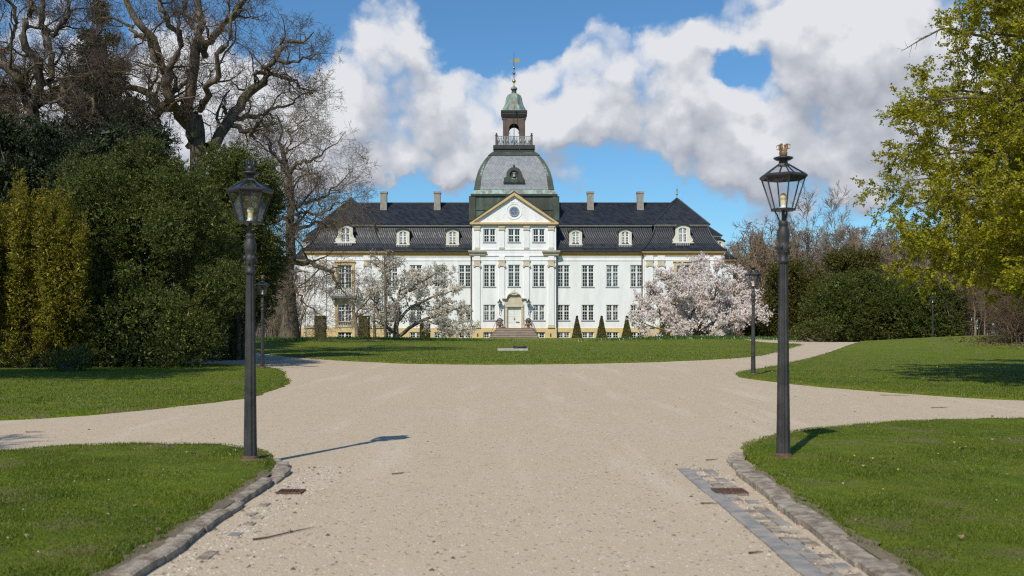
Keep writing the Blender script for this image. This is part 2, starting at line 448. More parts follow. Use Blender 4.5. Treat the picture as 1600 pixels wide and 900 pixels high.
def np_mesh(name, V, F, smooth=False):
    V = np.ascontiguousarray(V, dtype=np.float32); F = np.ascontiguousarray(F, dtype=np.int32)
    me = bpy.data.meshes.new(name)
    me.vertices.add(len(V)); me.vertices.foreach_set('co', V.ravel())
    k = F.shape[1]
    me.loops.add(F.size); me.loops.foreach_set('vertex_index', F.ravel())
    me.polygons.add(len(F)); me.polygons.foreach_set('loop_start', np.arange(0, F.size, k, dtype=np.int32))
    if smooth: me.polygons.foreach_set('use_smooth', np.ones(len(F), dtype=bool))
    me.update(calc_edges=True)
    return me

class MB:
    """collects simple shapes and links them as one mesh object"""
    def __init__(s): s.v = []; s.f = []; s.sm = []
    def add(s, vs, fs, smooth=False):
        b = len(s.v); s.v += [tuple(q) for q in vs]
        s.f += [tuple(b + i for i in f) for f in fs]; s.sm += [smooth] * len(fs)
    def box(s, x0, x1, y0, y1, z0, z1):
        s.add([(x0, y0, z0), (x1, y0, z0), (x1, y1, z0), (x0, y1, z0), (x0, y0, z1), (x1, y0, z1), (x1, y1, z1), (x0, y1, z1)],
              [(0, 3, 2, 1), (4, 5, 6, 7), (0, 1, 5, 4), (1, 2, 6, 5), (2, 3, 7, 6), (3, 0, 4, 7)])
        return s
    def frustum(s, cx, cy, a, b, z0, z1):
        """square frustum: half sizes a (bottom) and b (top)"""
        s.add([(cx - a, cy - a, z0), (cx + a, cy - a, z0), (cx + a, cy + a, z0), (cx - a, cy + a, z0), (cx - b, cy - b, z1), (cx + b, cy - b, z1), (cx + b, cy + b, z1), (cx - b, cy + b, z1)],
              [(0, 3, 2, 1), (4, 5, 6, 7), (0, 1, 5, 4), (1, 2, 6, 5), (2, 3, 7, 6), (3, 0, 4, 7)])
        return s
    def prism(s, pts, y0, y1):
        """polygon in xz (counter-clockwise seen from -y) extruded from y0 to y1"""
        n = len(pts)
        s.add([(x, y0, z) for x, z in pts] + [(x, y1, z) for x, z in pts],
              [tuple(range(n)), tuple(range(2 * n - 1, n - 1, -1))] + [(i, n + i, n + (i + 1) % n, (i + 1) % n) for i in range(n)])
        return s
    def extrude_x(s, pts, x0, x1, smooth=False):
        n = len(pts)
        s.add([(x0, y, z) for y, z in pts] + [(x1, y, z) for y, z in pts],
              [(i, n + i, n + (i + 1) % n, (i + 1) % n) for i in range(n)] + [tuple(range(n - 1, -1, -1)), tuple(range(n, 2 * n))], smooth)
        return s
    def lathe(s, prof, n=16, c=(0, 0), smooth=True, rot=0.0):
        vs = []
        for r, z in prof:
            for k in range(n):
                a = rot + 2 * math.pi * k / n
                vs.append((c[0] + r * math.cos(a), c[1] + r * math.sin(a), z))
        fs = []
        for i in range(len(prof) - 1):
            for k in range(n):
                fs.append((i * n + k, i * n + (k + 1) % n, (i + 1) * n + (k + 1) % n, (i + 1) * n + k))
        s.add(vs, fs, smooth)
        s.add([vs[k] for k in range(n - 1, -1, -1)], [tuple(range(n))])
        s.add(vs[-n:], [tuple(range(n))])
        return s
    def tube(s, pts, rad, n=8, smooth=True):
        pts = [Vector(p) for p in pts]
        if not isinstance(rad, (list, tuple)): rad = [rad] * len(pts)
        vs = []
        for i, p in enumerate(pts):
            d = (pts[min(i + 1, len(pts) - 1)] - pts[max(i - 1, 0)]).normalized()
            a = d.orthogonal().normalized() if abs(d.z) > .9 else d.cross(Vector((0, 0, 1))).normalized()
            if abs(d.z) > .9: a = (Vector((1, 0, 0)) - d * d.x).normalized()
            b = d.cross(a)
            for k in range(n):
                t = 2 * math.pi * k / n
                vs.append(p + (a * math.cos(t) + b * math.sin(t)) * rad[i])
        fs = []
        for i in range(len(pts) - 1):
            for k in range(n):
                fs.append((i * n + k, i * n + (k + 1) % n, (i + 1) * n + (k + 1) % n, (i + 1) * n + k))
        s.add(vs, fs, smooth)
        s.add(vs[:n], [tuple(range(n - 1, -1, -1))]); s.add(vs[-n:], [tuple(range(n))])
        return s
    def sphere(s, c, r, n=12, m=8, sq=(1, 1, 1)):
        prof = []
        vs = [(c[0], c[1], c[2] - r * sq[2])]
        for i in range(1, m):
            a = math.pi * i / m
            for k in range(n):
                b = 2 * math.pi * k / n
                vs.append((c[0] + r * sq[0] * math.sin(a) * math.cos(b), c[1] + r * sq[1] * math.sin(a) * math.sin(b), c[2] - r * sq[2] * math.cos(a)))
        vs.append((c[0], c[1], c[2] + r * sq[2]))
        fs = []
        for k in range(n): fs.append((0, 1 + (k + 1) % n, 1 + k))
        for i in range(m - 2):
            for k in range(n):
                fs.append((1 + i * n + k, 1 + i * n + (k + 1) % n, 1 + (i + 1) * n + (k + 1) % n, 1 + (i + 1) * n + k))
        L = len(vs) - 1; b0 = 1 + (m - 2) * n
        for k in range(n): fs.append((b0 + k, b0 + (k + 1) % n, L))
        s.add(vs, fs, True)
        return s
    def mesh(s, name):
        me = bpy.data.meshes.new(name)
        me.from_pydata(s.v, [], s.f)
        me.polygons.foreach_set('use_smooth', s.sm)
        me.update()
        return me
    def build(s, name, m, parent=None, loc=None):
        return link(name, s.mesh(name), m, parent, loc)

def sst(e0, e1, x):
    t = np.clip((x - e0) / (e1 - e0), 0, 1)
    return t * t * (3 - 2 * t)

def H(x, y):
    """ground height"""
    x = np.asarray(x, dtype=float); y = np.asarray(y, dtype=float)
    h = .30 * sst(42, 125, y)
    h = h + 1.10 * np.exp(-((x - 37) / 13.5) ** 2 - ((y - 68) / 17) ** 2)
    h = h + .55 * np.exp(-((x + 20) / 11) ** 2 - ((y - 90) / 13) ** 2)
    h = h + .38 * np.exp(-((x - 20) / 9) ** 2 - ((y - 103) / 11) ** 2)
    h = h + .02 * np.sin(x * .31 + 1.2) * np.sin(y * .23) * sst(3, 20, np.abs(x) + y * .2)
    return h
def h1(x, y): return float(H(x, y))

def gpt(px, py, zguess=0.0):
    """ground point seen at a photo pixel"""
    d = FPX * EYE / (py - HZ)
    for _ in range(30):
        x = (px - 800) / FPX * d
        d = .5 * d + .5 * FPX * (EYE - h1(x, d)) / (py - HZ)
    return ((px - 800) / FPX * d, d)

def at(px, py, d): return ((px - 800) / FPX * d, d, EYE + (HZ - py) * d / FPX)

# ---------------------------------------------------------------- ground and lawns
gx = np.concatenate([-np.geomspace(900, 45, 16), np.arange(-42, 42.1, 1.5), np.geomspace(45, 900, 16)])
gy = np.concatenate([np.array([-200, -80, -40, -20, -10, -4]), np.arange(0, 130, 1.5), np.geomspace(130, 2500, 22)])
X, Y = np.meshgrid(gx, gy)
Z = H(X, Y)
V = np.stack([X.ravel(), Y.ravel(), Z.ravel()], 1)
nx, ny = len(gx), len(gy)
ii = (np.arange(ny - 1)[:, None] * nx + np.arange(nx - 1)[None, :]).ravel()
F = np.stack([ii, ii + 1, ii + nx + 1, ii + nx], 1)
ground = link('ground', np_mesh('ground', V, F, True), M['gravel'])
tag(ground, 'pale fine gravel drive and paths between the lawns', kind='structure')

def densify(poly, step, jit):
    out = []
    n = len(poly)
    for i in range(n):
        a = np.array(poly[i]); b = np.array(poly[(i + 1) % n])
        L = np.linalg.norm(b - a); k = max(1, int(L / step))
        for j in range(k):
            p = a + (b - a) * j / k
            nrm = np.array([b[1] - a[1], a[0] - b[0]]) / max(L, 1e-6)
            out.append(p + nrm * rng.normal(0, jit))
    return np.array(out)

def smooth_poly(poly, it=2):
    p = np.array(poly, dtype=float)
    for _ in range(it):
        q = np.roll(p, -1, 0)
        p = np.stack([.75 * p + .25 * q, .25 * p + .75 * q], 1).reshape(-1, 2)
    return p

def inside(poly, P):
    x, y = P[:, 0], P[:, 1]
    c = np.zeros(len(P), bool)
    n = len(poly)
    for i in range(n):
        x0, y0 = poly[i]; x1, y1 = poly[(i + 1) % n]
        if y0 == y1: continue
        m = ((y0 > y) != (y1 > y)) & (x < (x1 - x0) * (y - y0) / (y1 - y0) + x0)
        c ^= m
    return c

def edge_dist(poly, P):
    d = np.full(len(P), 1e9)
    n = len(poly)
    for i in range(n):
        a = poly[i]; b = poly[(i + 1) % n]
        ab = b - a; L2 = max(ab @ ab, 1e-9)
        t = np.clip(((P - a) @ ab) / L2, 0, 1)
        d = np.minimum(d, np.linalg.norm(P - (a + t[:, None] * ab), axis=1))
    return d

LAWNS = []
def lawn(poly, step, jit, label, lift=.055, sm=2):
    poly = smooth_poly(poly, sm)
    b = densify(poly, step * .5, jit)
    mn, mx = b.min(0), b.max(0)
    xs = np.arange(mn[0], mx[0], step); ys = np.arange(mn[1], mx[1], step)
    P = np.stack(np.meshgrid(xs, ys), -1).reshape(-1, 2) + rng.normal(0, step * .12, (len(xs) * len(ys), 2))
    P = P[inside(b, P)]
    ed = edge_dist(b, P)
    P = P[ed > step * .35]
    n = len(b)
    # ring just inside the edge
    nx_ = np.roll(b, -1, 0) - np.roll(b, 1, 0)
    nr = np.stack([-nx_[:, 1], nx_[:, 0]], 1); nr /= np.linalg.norm(nr, axis=1)[:, None] + 1e-9
    area = .5 * np.sum(b[:, 0] * np.roll(b[:, 1], -1) - np.roll(b[:, 0], -1) * b[:, 1])
    if area < 0: nr = -nr
    ring = b + nr * min(.12, step * .25)
    allp = [Vector(q) for q in np.concatenate([b, ring, P])]
    v, e, f, ov, oe, of = delaunay_2d_cdt(allp, [], [list(range(n)) if area > 0 else list(range(n - 1, -1, -1))], 1, 1e-5)
    V2 = np.array([(q.x, q.y) for q in v])
    F2 = np.array([t for t in f if len(t) == 3])
    ed = edge_dist(b, V2)
    z = H(V2[:, 0], V2[:, 1]) + lift * sst(0, .12, ed) - .03 * (ed < .004)
    z += rng.normal(0, .006, len(z)) * (ed > .1)
    V3 = np.concatenate([V2, z[:, None]], 1)
    a, bb, c = V3[F2[:, 0]], V3[F2[:, 1]], V3[F2[:, 2]]
    fl = np.cross(bb - a, c - a)[:, 2] < 0
    F2[fl] = F2[fl][:, ::-1]
    o = link('lawn', np_mesh('lawn', V3, F2, True), M['lawn'])
    tag(o, label, kind='structure')
    LAWNS.append((b, lift))
    return o

def gp(*pts): return [gpt(*q) for q in pts]

lawn_center = lawn([(0, 45), (6.1, 47.4), (9.9, 50.6), (13.5, 55.5), (17.2, 64.), (20.4, 72), (22.6, 78), (23.2, 83), (22.6, 92), (23, 102), (27, 114), (30, 128), (27, 136), (0, 138), (-26, 136), (-34, 125), (-36, 110),
       (-30, 94), (-24, 82), (-19.6, 72), (-15.6, 62.5), (-10, 51.7), (-6, 46.7), (-3, 45.3)], 1.3, .05, 'wide green lawn rising gently to the foot of the palace')
lawn_left = lawn([(-6.45, 29.3), (-6.3, 26.5), (-6.1, 23.4), (-6.8, 21.1), (-7.8, 18.8), (-9.0, 17.4), (-14, 16.3), (-26, 16.), (-50, 20), (-50, 60), (-30, 56), (-19, 48.5), (-13.2, 44.5), (-10.2, 42), (-8.6, 38), (-7.6, 33.5)], .9, .04, 'shaded grass in front of the yew bushes on the left')
lawn_right = lawn([(7.5, 34.2), (8.0, 30.6), (8.8, 27.2), (10.2, 24), (11.6, 22.2), (16, 21), (26, 22), (50, 26), (62, 50), (62, 92), (46, 104), (38, 98), (33.5, 91), (27.5, 78), (21, 64), (15.4, 52), (11.2, 42.5), (8.6, 37.6)], 1.0, .04, 'sunny lawn mound on the right with tree shadow across it')
lawn_near_left = lawn([(-2.62, 5.0), (-2.62, 7.4), (-2.66, 9.0), (-2.68, 10.8), (-2.76, 11.6), (-3.0, 12.5), (-3.5, 13.35), (-4.1, 13.75), (-5.3, 13.85), (-6.1, 13.5), (-6.7, 12.95), (-8, 12.5), (-12, 12), (-16, 11), (-16, 5)], .45, .03, 'near grass corner left of the drive behind kerb stones', .07, 1)
lawn_near_right = lawn([(2.58, 5.0), (2.6, 7.5), (2.63, 9.2), (2.74, 11.0), (2.86, 12.2), (3.05, 13.5), (4.1, 15.2), (5.1, 16.1), (6.3, 17), (7.9, 17.5), (9, 17.6), (12, 17.5), (18, 17), (18, 5)], .45, .03, 'near grass corner right of the drive behind kerb stones', .07, 1)

def blades(P, hgt, wid, lift, name, label):
    n = len(P)
    z = H(P[:, 0], P[:, 1]) + lift - .01
    base = np.concatenate([P, z[:, None]], 1)
    a = rng.uniform(0, 2 * np.pi, n)
    side = np.stack([np.cos(a), np.sin(a), np.zeros(n)], 1)
    lean = np.stack([rng.normal(0, .45, n), rng.normal(0, .45, n), np.ones(n)], 1)
    h = hgt * rng.uniform(.45, 1.25, n)
    tip = base + lean * h[:, None]
    wv = side * (wid * rng.uniform(.6, 1.3, n))[:, None]
    V = np.stack([base - wv, base + wv, tip], 1).reshape(-1, 3)
    F = np.arange(3 * n).reshape(-1, 3)
    o = link(name, np_mesh(name, V, F), M['grassblade'])
    tag(o, label, kind='stuff')
    return o

def scatter(b, n, dens):
    """random points in polygon b; dens(x, y) between 0 and 1 thins them out"""
    mn, mx = b.min(0), b.max(0)
    out = []; got = 0
    while got < n:
        P = rng.uniform(mn, mx, (n * 2, 2))
        P = P[inside(b, P)]
        P = P[rng.uniform(0, 1, len(P)) < dens(P[:, 0], P[:, 1])]
        out.append(P); got += len(P)
    return np.concatenate(out)[:n]

def infr(x, y): return (np.abs(x) < .545 * y + .8) * (y > 5.6)
def patchy(x, y): return .30 + .70 * sst(-.9, .5, np.sin(x * 2.1 + 1.3 * np.sin(y * 1.1)) + np.sin(y * 1.7 + 1.1 * np.sin(x * 1.3 + 2)) + .5 * np.sin(x * 5.3) * np.sin(y * 4.1))
near_d = lambda x, y: infr(x, y) * np.clip((9.0 / np.maximum(y, 1)) ** 1.6, 0, 1) * patchy(x, y)
blades(scatter(LAWNS[3][0], 95000, near_d), .030, .0045, .07, 'grass', 'short uneven grass on the near left corner')
blades(scatter(LAWNS[4][0], 130000, near_d), .030, .0045, .07, 'grass', 'short uneven grass on the near right corner')
mid_d = lambda x, y: infr(x, y) * np.clip((22.0 / np.maximum(y, 1)) ** 2, 0, 1) * (y < 60)
blades(scatter(LAWNS[1][0], 45000, mid_d), .055, .009, .055, 'grass', 'short grass on the left lawn before the yews')
blades(scatter(LAWNS[2][0], 60000, mid_d), .055, .009, .055, 'grass', 'short grass on the right lawn mound')
# ragged fringe along the front of the palace lawn
bC = LAWNS[0][0]
Pc = bC[rng.integers(0, len(bC), 14000)] + rng.normal(0, .16, (14000, 2))
Pc = Pc[(Pc[:, 1] < 85)]
Pf = scatter(LAWNS[0][0], 42000, lambda x, y: infr(x, y) * np.clip((47.0 / np.maximum(y, 1)) ** 2, 0, 1) * (y < 100))
blades(Pf, .07, .020, .055, 'grass', 'short grass over the palace lawn')
blades(Pc, .07, .013, .02, 'grass', 'ragged grass fringe along the edge of the palace lawn')

# ---------------------------------------------------------------- the palace
CY = 135.6
castle = empty('palace', (0.29, CY, 0))
tag(castle, 'long white palace with black tiled mansard roof, gabled centre and domed copper tower', 'palace')
def cz(py, d=135.0): return EYE + (HZ - py) * d / FPX

def wall_open(mb, x0, x1, z0, z1, y, ops, depth=.22):
    """wall face looking toward -y with real openings (x0,x1,z0,z1) and reveals"""
    xs = sorted({x0, x1, *[o[0] for o in ops], *[o[1] for o in ops]})
    zs = sorted({z0, z1, *[o[2] for o in ops], *[o[3] for o in ops]})
    xs = [x for x in xs if x0 - 1e-6 <= x <= x1 + 1e-6]; zs = [z for z in zs if z0 - 1e-6 <= z <= z1 + 1e-6]
    for i in range(len(xs) - 1):
        for j in range(len(zs) - 1):
            cx, c_z = (xs[i] + xs[i + 1]) / 2, (zs[j] + zs[j + 1]) / 2
            if any(o[0] < cx < o[1] and o[2] < c_z < o[3] for o in ops): continue
            mb.add([(xs[i], y, zs[j]), (xs[i + 1], y, zs[j]), (xs[i + 1], y, zs[j + 1]), (xs[i], y, zs[j + 1])], [(0, 1, 2, 3)])
    for a, b, c, d in ops:
        c = max(c, z0); d = min(d, z1); yy = y + depth
        mb.add([(a, y, c), (b, y, c), (b, y, d), (a, y, d), (a, yy, c), (b, yy, c), (b, yy, d), (a, yy, d)],
               [(0, 4, 5, 1), (1, 5, 6, 2), (2, 6, 7, 3), (3, 7, 4, 0)])

WIN = {}
def window_mesh(w, h, top_frac, rows_top, rows_bot, arch=False):
    """white casement: frame, mullion, transom and glazing bars; origin at the sill centre, front at y=0"""
    k = ('f', round(w, 2), round(h, 2), top_frac, rows_top, rows_bot)
    if k in WIN: return WIN[k]
    f = MB(); fr = .085
    f.box(-w / 2, -w / 2 + fr, 0, .10, 0, h); f.box(w / 2 - fr, w / 2, 0, .10, 0, h)
    f.box(-w / 2 + fr, w / 2 - fr, 0, .10, 0, fr); f.box(-w / 2 + fr, w / 2 - fr, 0, .10, h - fr, h)
    f.box(-.075, .075, -.012, .10, fr, h - fr)
    zt = h * (1 - top_frac)
    lo = fr
    if rows_top:
        f.box(-w / 2 + fr, -.075, -.008, .10, zt - .06, zt + .06); f.box(.075, w / 2 - fr, -.008, .10, zt - .06, zt + .06)
    else: zt = h - fr
    for s in (-1, 1):
        a, b = (-w / 2 + fr, -.075) if s < 0 else (.075, w / 2 - fr)
        m = (a + b) / 2
        segs = [(fr, zt - .06, rows_bot)] + ([(zt + .06, h - fr, rows_top)] if rows_top else [])
        for z0, z1, n in segs:
            f.box(a, a + .045, .012, .09, z0, z1); f.box(b - .045, b, .012, .09, z0, z1)
            f.box(m - .019, m + .019, .03, .07, z0, z1)
            for r in range(1, n):
                z = z0 + (z1 - z0) * r / n
                f.box(a + .045, m - .019, .03, .07, z - .019, z + .019); f.box(m + .019, b - .045, .03, .07, z - .019, z + .019)
    WIN[k] = f.mesh('window')
    return WIN[k]
def pane_mesh(w, h):
    k = ('p', round(w, 2), round(h, 2))
    if k not in WIN:
        p = MB(); p.box(-w / 2 + .03, w / 2 - .03, .06, .085, .03, h - .03)
        WIN[k] = p.mesh('pane')
    return WIN[k]
def sill_mesh(w):
    k = ('s', round(w, 2))
    if k not in WIN:
        p = MB(); p.box(-w / 2 - .08, w / 2 + .08, -.20, .05, -.10, 0)
        p.box(-w / 2 - .06, w / 2 + .06, -.15, -.118, 0.0, .02)
        WIN[k] = p.mesh('sill')
    return WIN[k]
def window(x, y, z, w, h, tf=.36, rt=2, rb=3, parent=None, sill=True, deep=.12):
    parent = parent or castle
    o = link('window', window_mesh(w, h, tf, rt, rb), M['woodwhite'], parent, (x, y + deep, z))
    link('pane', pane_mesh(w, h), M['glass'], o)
    if sill: link('sill', sill_mesh(w), M['leadgrey'], o)
    return o

GZ = -.1
PL = 1.69                       # top of the yellow plinth
ZB = (.33, 1.14)                # basement windows
ZL = (2.72, 4.86)               # ground floor
ZU = (7.29, 10.28)              # first floor
ZT = (13.33, 15.16)             # third row in the centre
WWX = [6.72, 10.05, 13.38, 16.68]
WW = 1.70
PAVX, PAVH = 22.95, 5.28
RIS = 5.69
YF = -.6                        # front of centre and corner blocks

# walls
for s in (-1, 1):
    xs = sorted([s * 5.69, s * 17.68])
    mb = MB(); ops = []
    for x in WWX:
        ops += [(s * x - WW / 2, s * x + WW / 2, *ZL), (s * x - WW / 2, s * x + WW / 2, *ZU)]
    wall_open(mb, xs[0], xs[1], PL, 12.2, 0, ops)
    mb.build('wall', M['plaster'], castle)
    for x in WWX:
        window(s * x, 0, ZL[0], WW, ZL[1] - ZL[0], .40, 2, 3)
        window(s * x, 0, ZU[0], WW, ZU[1] - ZU[0], .33, 2, 4)
    mb = MB(); wall_open(mb, xs[0], xs[1], GZ, PL, -.09, [(s * x - WW / 2, s * x + WW / 2, *ZB) for x in WWX])
    mb.add([(xs[0], -.09, PL), (xs[1], -.09, PL), (xs[1], .02, PL + .03), (xs[0], .02, PL + .03)], [(0, 1, 2, 3)])
    mb.build('plinth', M['plinth'], castle)
    for x in WWX: window(s * x, -.09, ZB[0], WW, ZB[1] - ZB[0], 0, 0, 2, sill=False)
    mb = MB(); mb.box(xs[0], xs[1], -.07, .0, 10.86, 10.94); mb.box(xs[0], xs[1], -.05, 0, 11.36, 11.5)
    mb.build('string_course', M['plaster'], castle)
    mb = MB(); mb.extrude_x([(0, 11.5), (-.10, 11.5), (-.16, 11.72), (-.34, 11.86), (-.42, 12.04), (-.42, 12.12), (0, 12.12)], xs[0], xs[1])
    mb.build('cornice', M['cornice'], castle)
    mb = MB(); mb.box(s * 17.0 - .01, s * 17.0 + .01, -.02, 0, 2, 2.1)
# centre block
mb = MB(); ops = []
CX = [-3.34, 0, 3.34]; WC = 1.66
for x in CX:
    ops += [(x - WC / 2, x + WC / 2, *ZU), (x - WC / 2, x + WC / 2, *ZT)]
    if x: ops.append((x - WC / 2, x + WC / 2, *ZL))
ops.append((-.92, .92, PL, 4.45))
wall_open(mb, -RIS, RIS, PL, 15.7, YF, ops, .25)
for s in (-1, 1):
    mb.add([(s * RIS, YF, PL), (s * RIS, 3.5, PL), (s * RIS, 3.5, 15.7), (s * RIS, YF, 15.7)], [(0, 1, 2, 3)])
mb.build('wall', M['plaster'], castle)
mb = MB(); wall_open(mb, -RIS - .08, RIS + .08, GZ, PL, YF - .09, [(x - WC / 2, x + WC / 2, *ZB) for x in (-3.34, 3.34)])
for s in (-1, 1): mb.add([(s * (RIS + .08), YF - .09, GZ), (s * (RIS + .08), 0, GZ), (s * (RIS + .08), 0, PL), (s * (RIS + .08), YF - .09, PL)], [(0, 1, 2, 3)])
mb.add([(-RIS - .08, YF - .09, PL), (RIS + .08, YF - .09, PL), (RIS, YF + .01, PL + .03), (-RIS, YF + .01, PL + .03)], [(0, 1, 2, 3)])
mb.build('plinth', M['plinth'], castle)
for x in CX:
    window(x, YF, ZU[0], WC, ZU[1] - ZU[0], .33, 2, 4)
    window(x, YF, ZT[0], WC, ZT[1] - ZT[0], .5, 1, 2)
    if x:
        window(x, YF, ZL[0], WC, ZL[1] - ZL[0], .40, 2, 3)
        window(x, YF, ZB[0], WC, ZB[1] - ZB[0], 0, 0, 2, sill=False)
for s in (-1, 1):
    mb = MB(); mb.box(s * 4.95 - .10, s * 4.95 + .10, YF - .12, YF - .092, .52, .95); mb.build('air_vent', M['rust'], castle)

def pilaster(x, y, z0, z1, w, zc0, zc1, cw, zfr=None):
    """shaft with a stone capital and base"""
    p = MB(); p.box(x - w / 2, x + w / 2, y - .16, y + .01, z0, zc0)
    o = p.build('pilaster', M['plaster'], castle)
    c = MB(); h = zc1 - zc0
    c.box(x - cw * .42, x + cw * .42, y - .21, y, zc0 + h * .3, zc1 - h * .12)
    c.box(x - cw / 2, x + cw / 2, y - .27, y, zc1 - h * .12, zc1)
    for q in (-1, 1):
        ring = [(x + q * cw * .38 + .17 * cw * math.cos(a), zc0 + h * .18 + .2 * h * math.sin(a)) for a in [k * math.pi / 5 for k in range(10)]]
        c.prism(ring, y - .29, y)
    c.box(x - cw * .3, x + cw * .3, y - .25, y, zc0 + h * .12, zc0 + h * .3)
    c.build('capital', M['stone'], o)
    b = MB(); b.box(x - w * .62, x + w * .62, y - .25, y, z0 - .01, z0 + .18); b.box(x - w * .55, x + w * .55, y - .22, y, z0 + .18, z0 + .42)
    b.build('base', M['stone'], o)
    if zfr:
        t = MB(); t.box(x - w / 2, x + w / 2, y - .13, y + .01, zc1, zfr); t.build('frieze_block', M['plaster'], o)
    return o
PX = [-5.02, -1.68, 1.68, 5.02]
for x in PX:
    pilaster(x, YF, PL + .03, 0, .78, 9.95, 10.92, .98, 11.45)
    # attic pilaster
    p = MB(); p.box(x - .34, x + .34, YF - .10, YF + .01, 12.42, 14.93)
    o = p.build('pilaster', M['plaster'], castle)
    c = MB(); c.box(x - .40, x + .40, YF - .17, YF, 14.93, 15.35); c.box(x - .47, x + .47, YF - .22, YF, 15.35, 15.58); c.box(x - .44, x + .44, YF - .2, YF, 14.98, 15.06)
    c.build('capital', M['stone'], o)
    b = MB(); b.box(x - .37, x + .37, YF - .15, YF, 12.40, 12.62); b.build('base', M['stone'], o)
mb = MB()
mb.box(-RIS + .9, RIS - .9, YF - .10, YF, 11.45, 11.56); mb.box(-RIS, RIS, YF - .08, YF, 12.28, 12.40); mb.box(-RIS, RIS, YF - .055, YF, 10.86, 10.93)
mb.build('string_course', M['plaster'], castle)
for s in (-1, 1):
    mb = MB(); x = s * 5.0
    for k, (z0, z1, p) in enumerate([(11.45, 11.62, .14), (11.62, 11.86, .26), (11.86, 12.02, .42), (12.02, 12.16, .55)]):
        mb.box(x - .95 - p * .5, x + .95 + p * .5, YF - p, YF + .02, z0, z1)
    mb.build('cornice_block', M['stone'], castle)

# pediment
ZP = 15.72; PT = 20.05; PH = 5.95
tp = MB(); tp.prism([(-PH + .4, ZP + .28), (PH - .4, ZP + .28), (0, PT - .35)], YF - .02, YF + .3)
ped = tp.build('pediment', M['plaster'], castle)
pc = MB(); pc.box(-PH - .05, PH + .05, YF - .42, YF + .05, ZP, ZP + .26); pc.box(-PH + .1, PH - .1, YF - .25, YF + .05, ZP - .12, ZP)
pc.build('cornice', M['gilt_edge'], ped)
for s in (-1, 1):
    rk = MB()
    a = Vector((s * (PH + .05), 0, ZP + .26)); b = Vector((0, 0, PT + .05)); n = Vector((-(b.z - a.z), 0, b.x - a.x)).normalized()
    if n.z > 0: n = -n
    t = .34
    q = [(a.x, a.z), (b.x, b.z), (b.x, b.z - .48), (a.x + n.x * t + s * -.28, a.z + .0)]
    if s > 0: q = q[::-1]
    rk.prism(q, YF - .40, YF + .05)
    rk.build('raking_cornice', M['gilt_edge'], ped)
    q2 = [(a.x + s * .10, a.z), (0, b.z + .13), (0, b.z + .003), (a.x - s * .02, a.z + .003)]
    if s > 0: q2 = q2[::-1]
    rf = MB(); rf.prism(q2, YF - .46, YF + 4.6); rf.build('gable_roof', M['copper_dark'], ped)
rw = MB()
rw.lathe([(.80, 0), (.80, .08), (.62, .12), (.60, .0)], 28)
clock = MB()
def ring_xz(mb, cx, czz, r0, r1, y0, y1, n=28):
    vs = []; fs = []
    for k in range(n):
        a = 2 * math.pi * k / n
        for r, y in ((r0, y1), (r0, y0), (r1, y0), (r1, y1)): vs.append((cx + r * math.cos(a), y, czz + r * math.sin(a)))
    for k in range(n):
        m_ = (k + 1) % n
        for j in range(3): fs.append((k * 4 + j, k * 4 + j + 1, m_ * 4 + j + 1, m_ * 4 + j))
    mb.add(vs, fs)
ring_xz(clock, 0, 17.5, .50, .68, YF - .14, YF)
ci = clock.build('round_window', M['leadgrey'], ped)
def disc_xz(mb, cx, czz, r, y, n=28): mb.prism([(cx + r * math.cos(2 * math.pi * k / n), czz + r * math.sin(2 * math.pi * k / n)) for k in range(n)], y, y + .03)
m_blue = noisy('blue_clock_glass', (.10, .20, .42), (.06, .10, .22), 3, .15)
g2 = MB(); disc_xz(g2, 0, 17.5, .51, YF - .06); g2.build('pane', m_blue, ci)
g3 = MB(); g3.box(-.02, .02, YF - .09, YF - .06, 17.0, 18.0); g3.box(-.5, .5, YF - .088, YF - .062, 17.48, 17.52)
for a in range(12):
    t = 2 * math.pi * a / 12; g3.box(.40 * math.cos(t) - .03, .40 * math.cos(t) + .03, YF - .095, YF - .06, 17.5 + .40 * math.sin(t) - .03, 17.5 + .40 * math.sin(t) + .03)
g3.build('dial_marks', M['gilt_edge'], ci)
# stucco relief: crown, collar and scrolls around the round window
rl = MB()
ring_xz(rl, 0, 17.5, .98, 1.08, YF - .07, YF)
for s in (-1, 1):
    for k in range(9):
        t = k / 8
        rl.sphere((s * (1.25 + 1.15 * t), YF, 17.15 - .62 * math.sin(t * 2.6) - .1 * t), .09 - .03 * t, 8, 6, (1, .8, 1))
    for k in range(7):
        t = k / 6
        rl.sphere((s * (2.7 + .9 * t), YF, 16.62 - .3 * math.sin(t * 3.1)), .07, 8, 6, (1, .8, 1))
    for k in range(5):
        rl.sphere((s * (1.15 + .28 * k), YF, 18.0 + .12 * math.sin(k * 1.6)), .08, 8, 6, (1, .8, 1))
for k in range(-2, 3):
    rl.sphere((k * .21, YF, 18.80 - .03 * k * k), .12, 8, 6, (1, .8, 1.5)); rl.sphere((k * .25, YF, 19.03 - .045 * k * k), .06, 8, 6)
rl.box(-.5, .5, YF - .08, YF, 18.5, 18.62)
rl.build('stucco_relief', M['plaster'], ped)

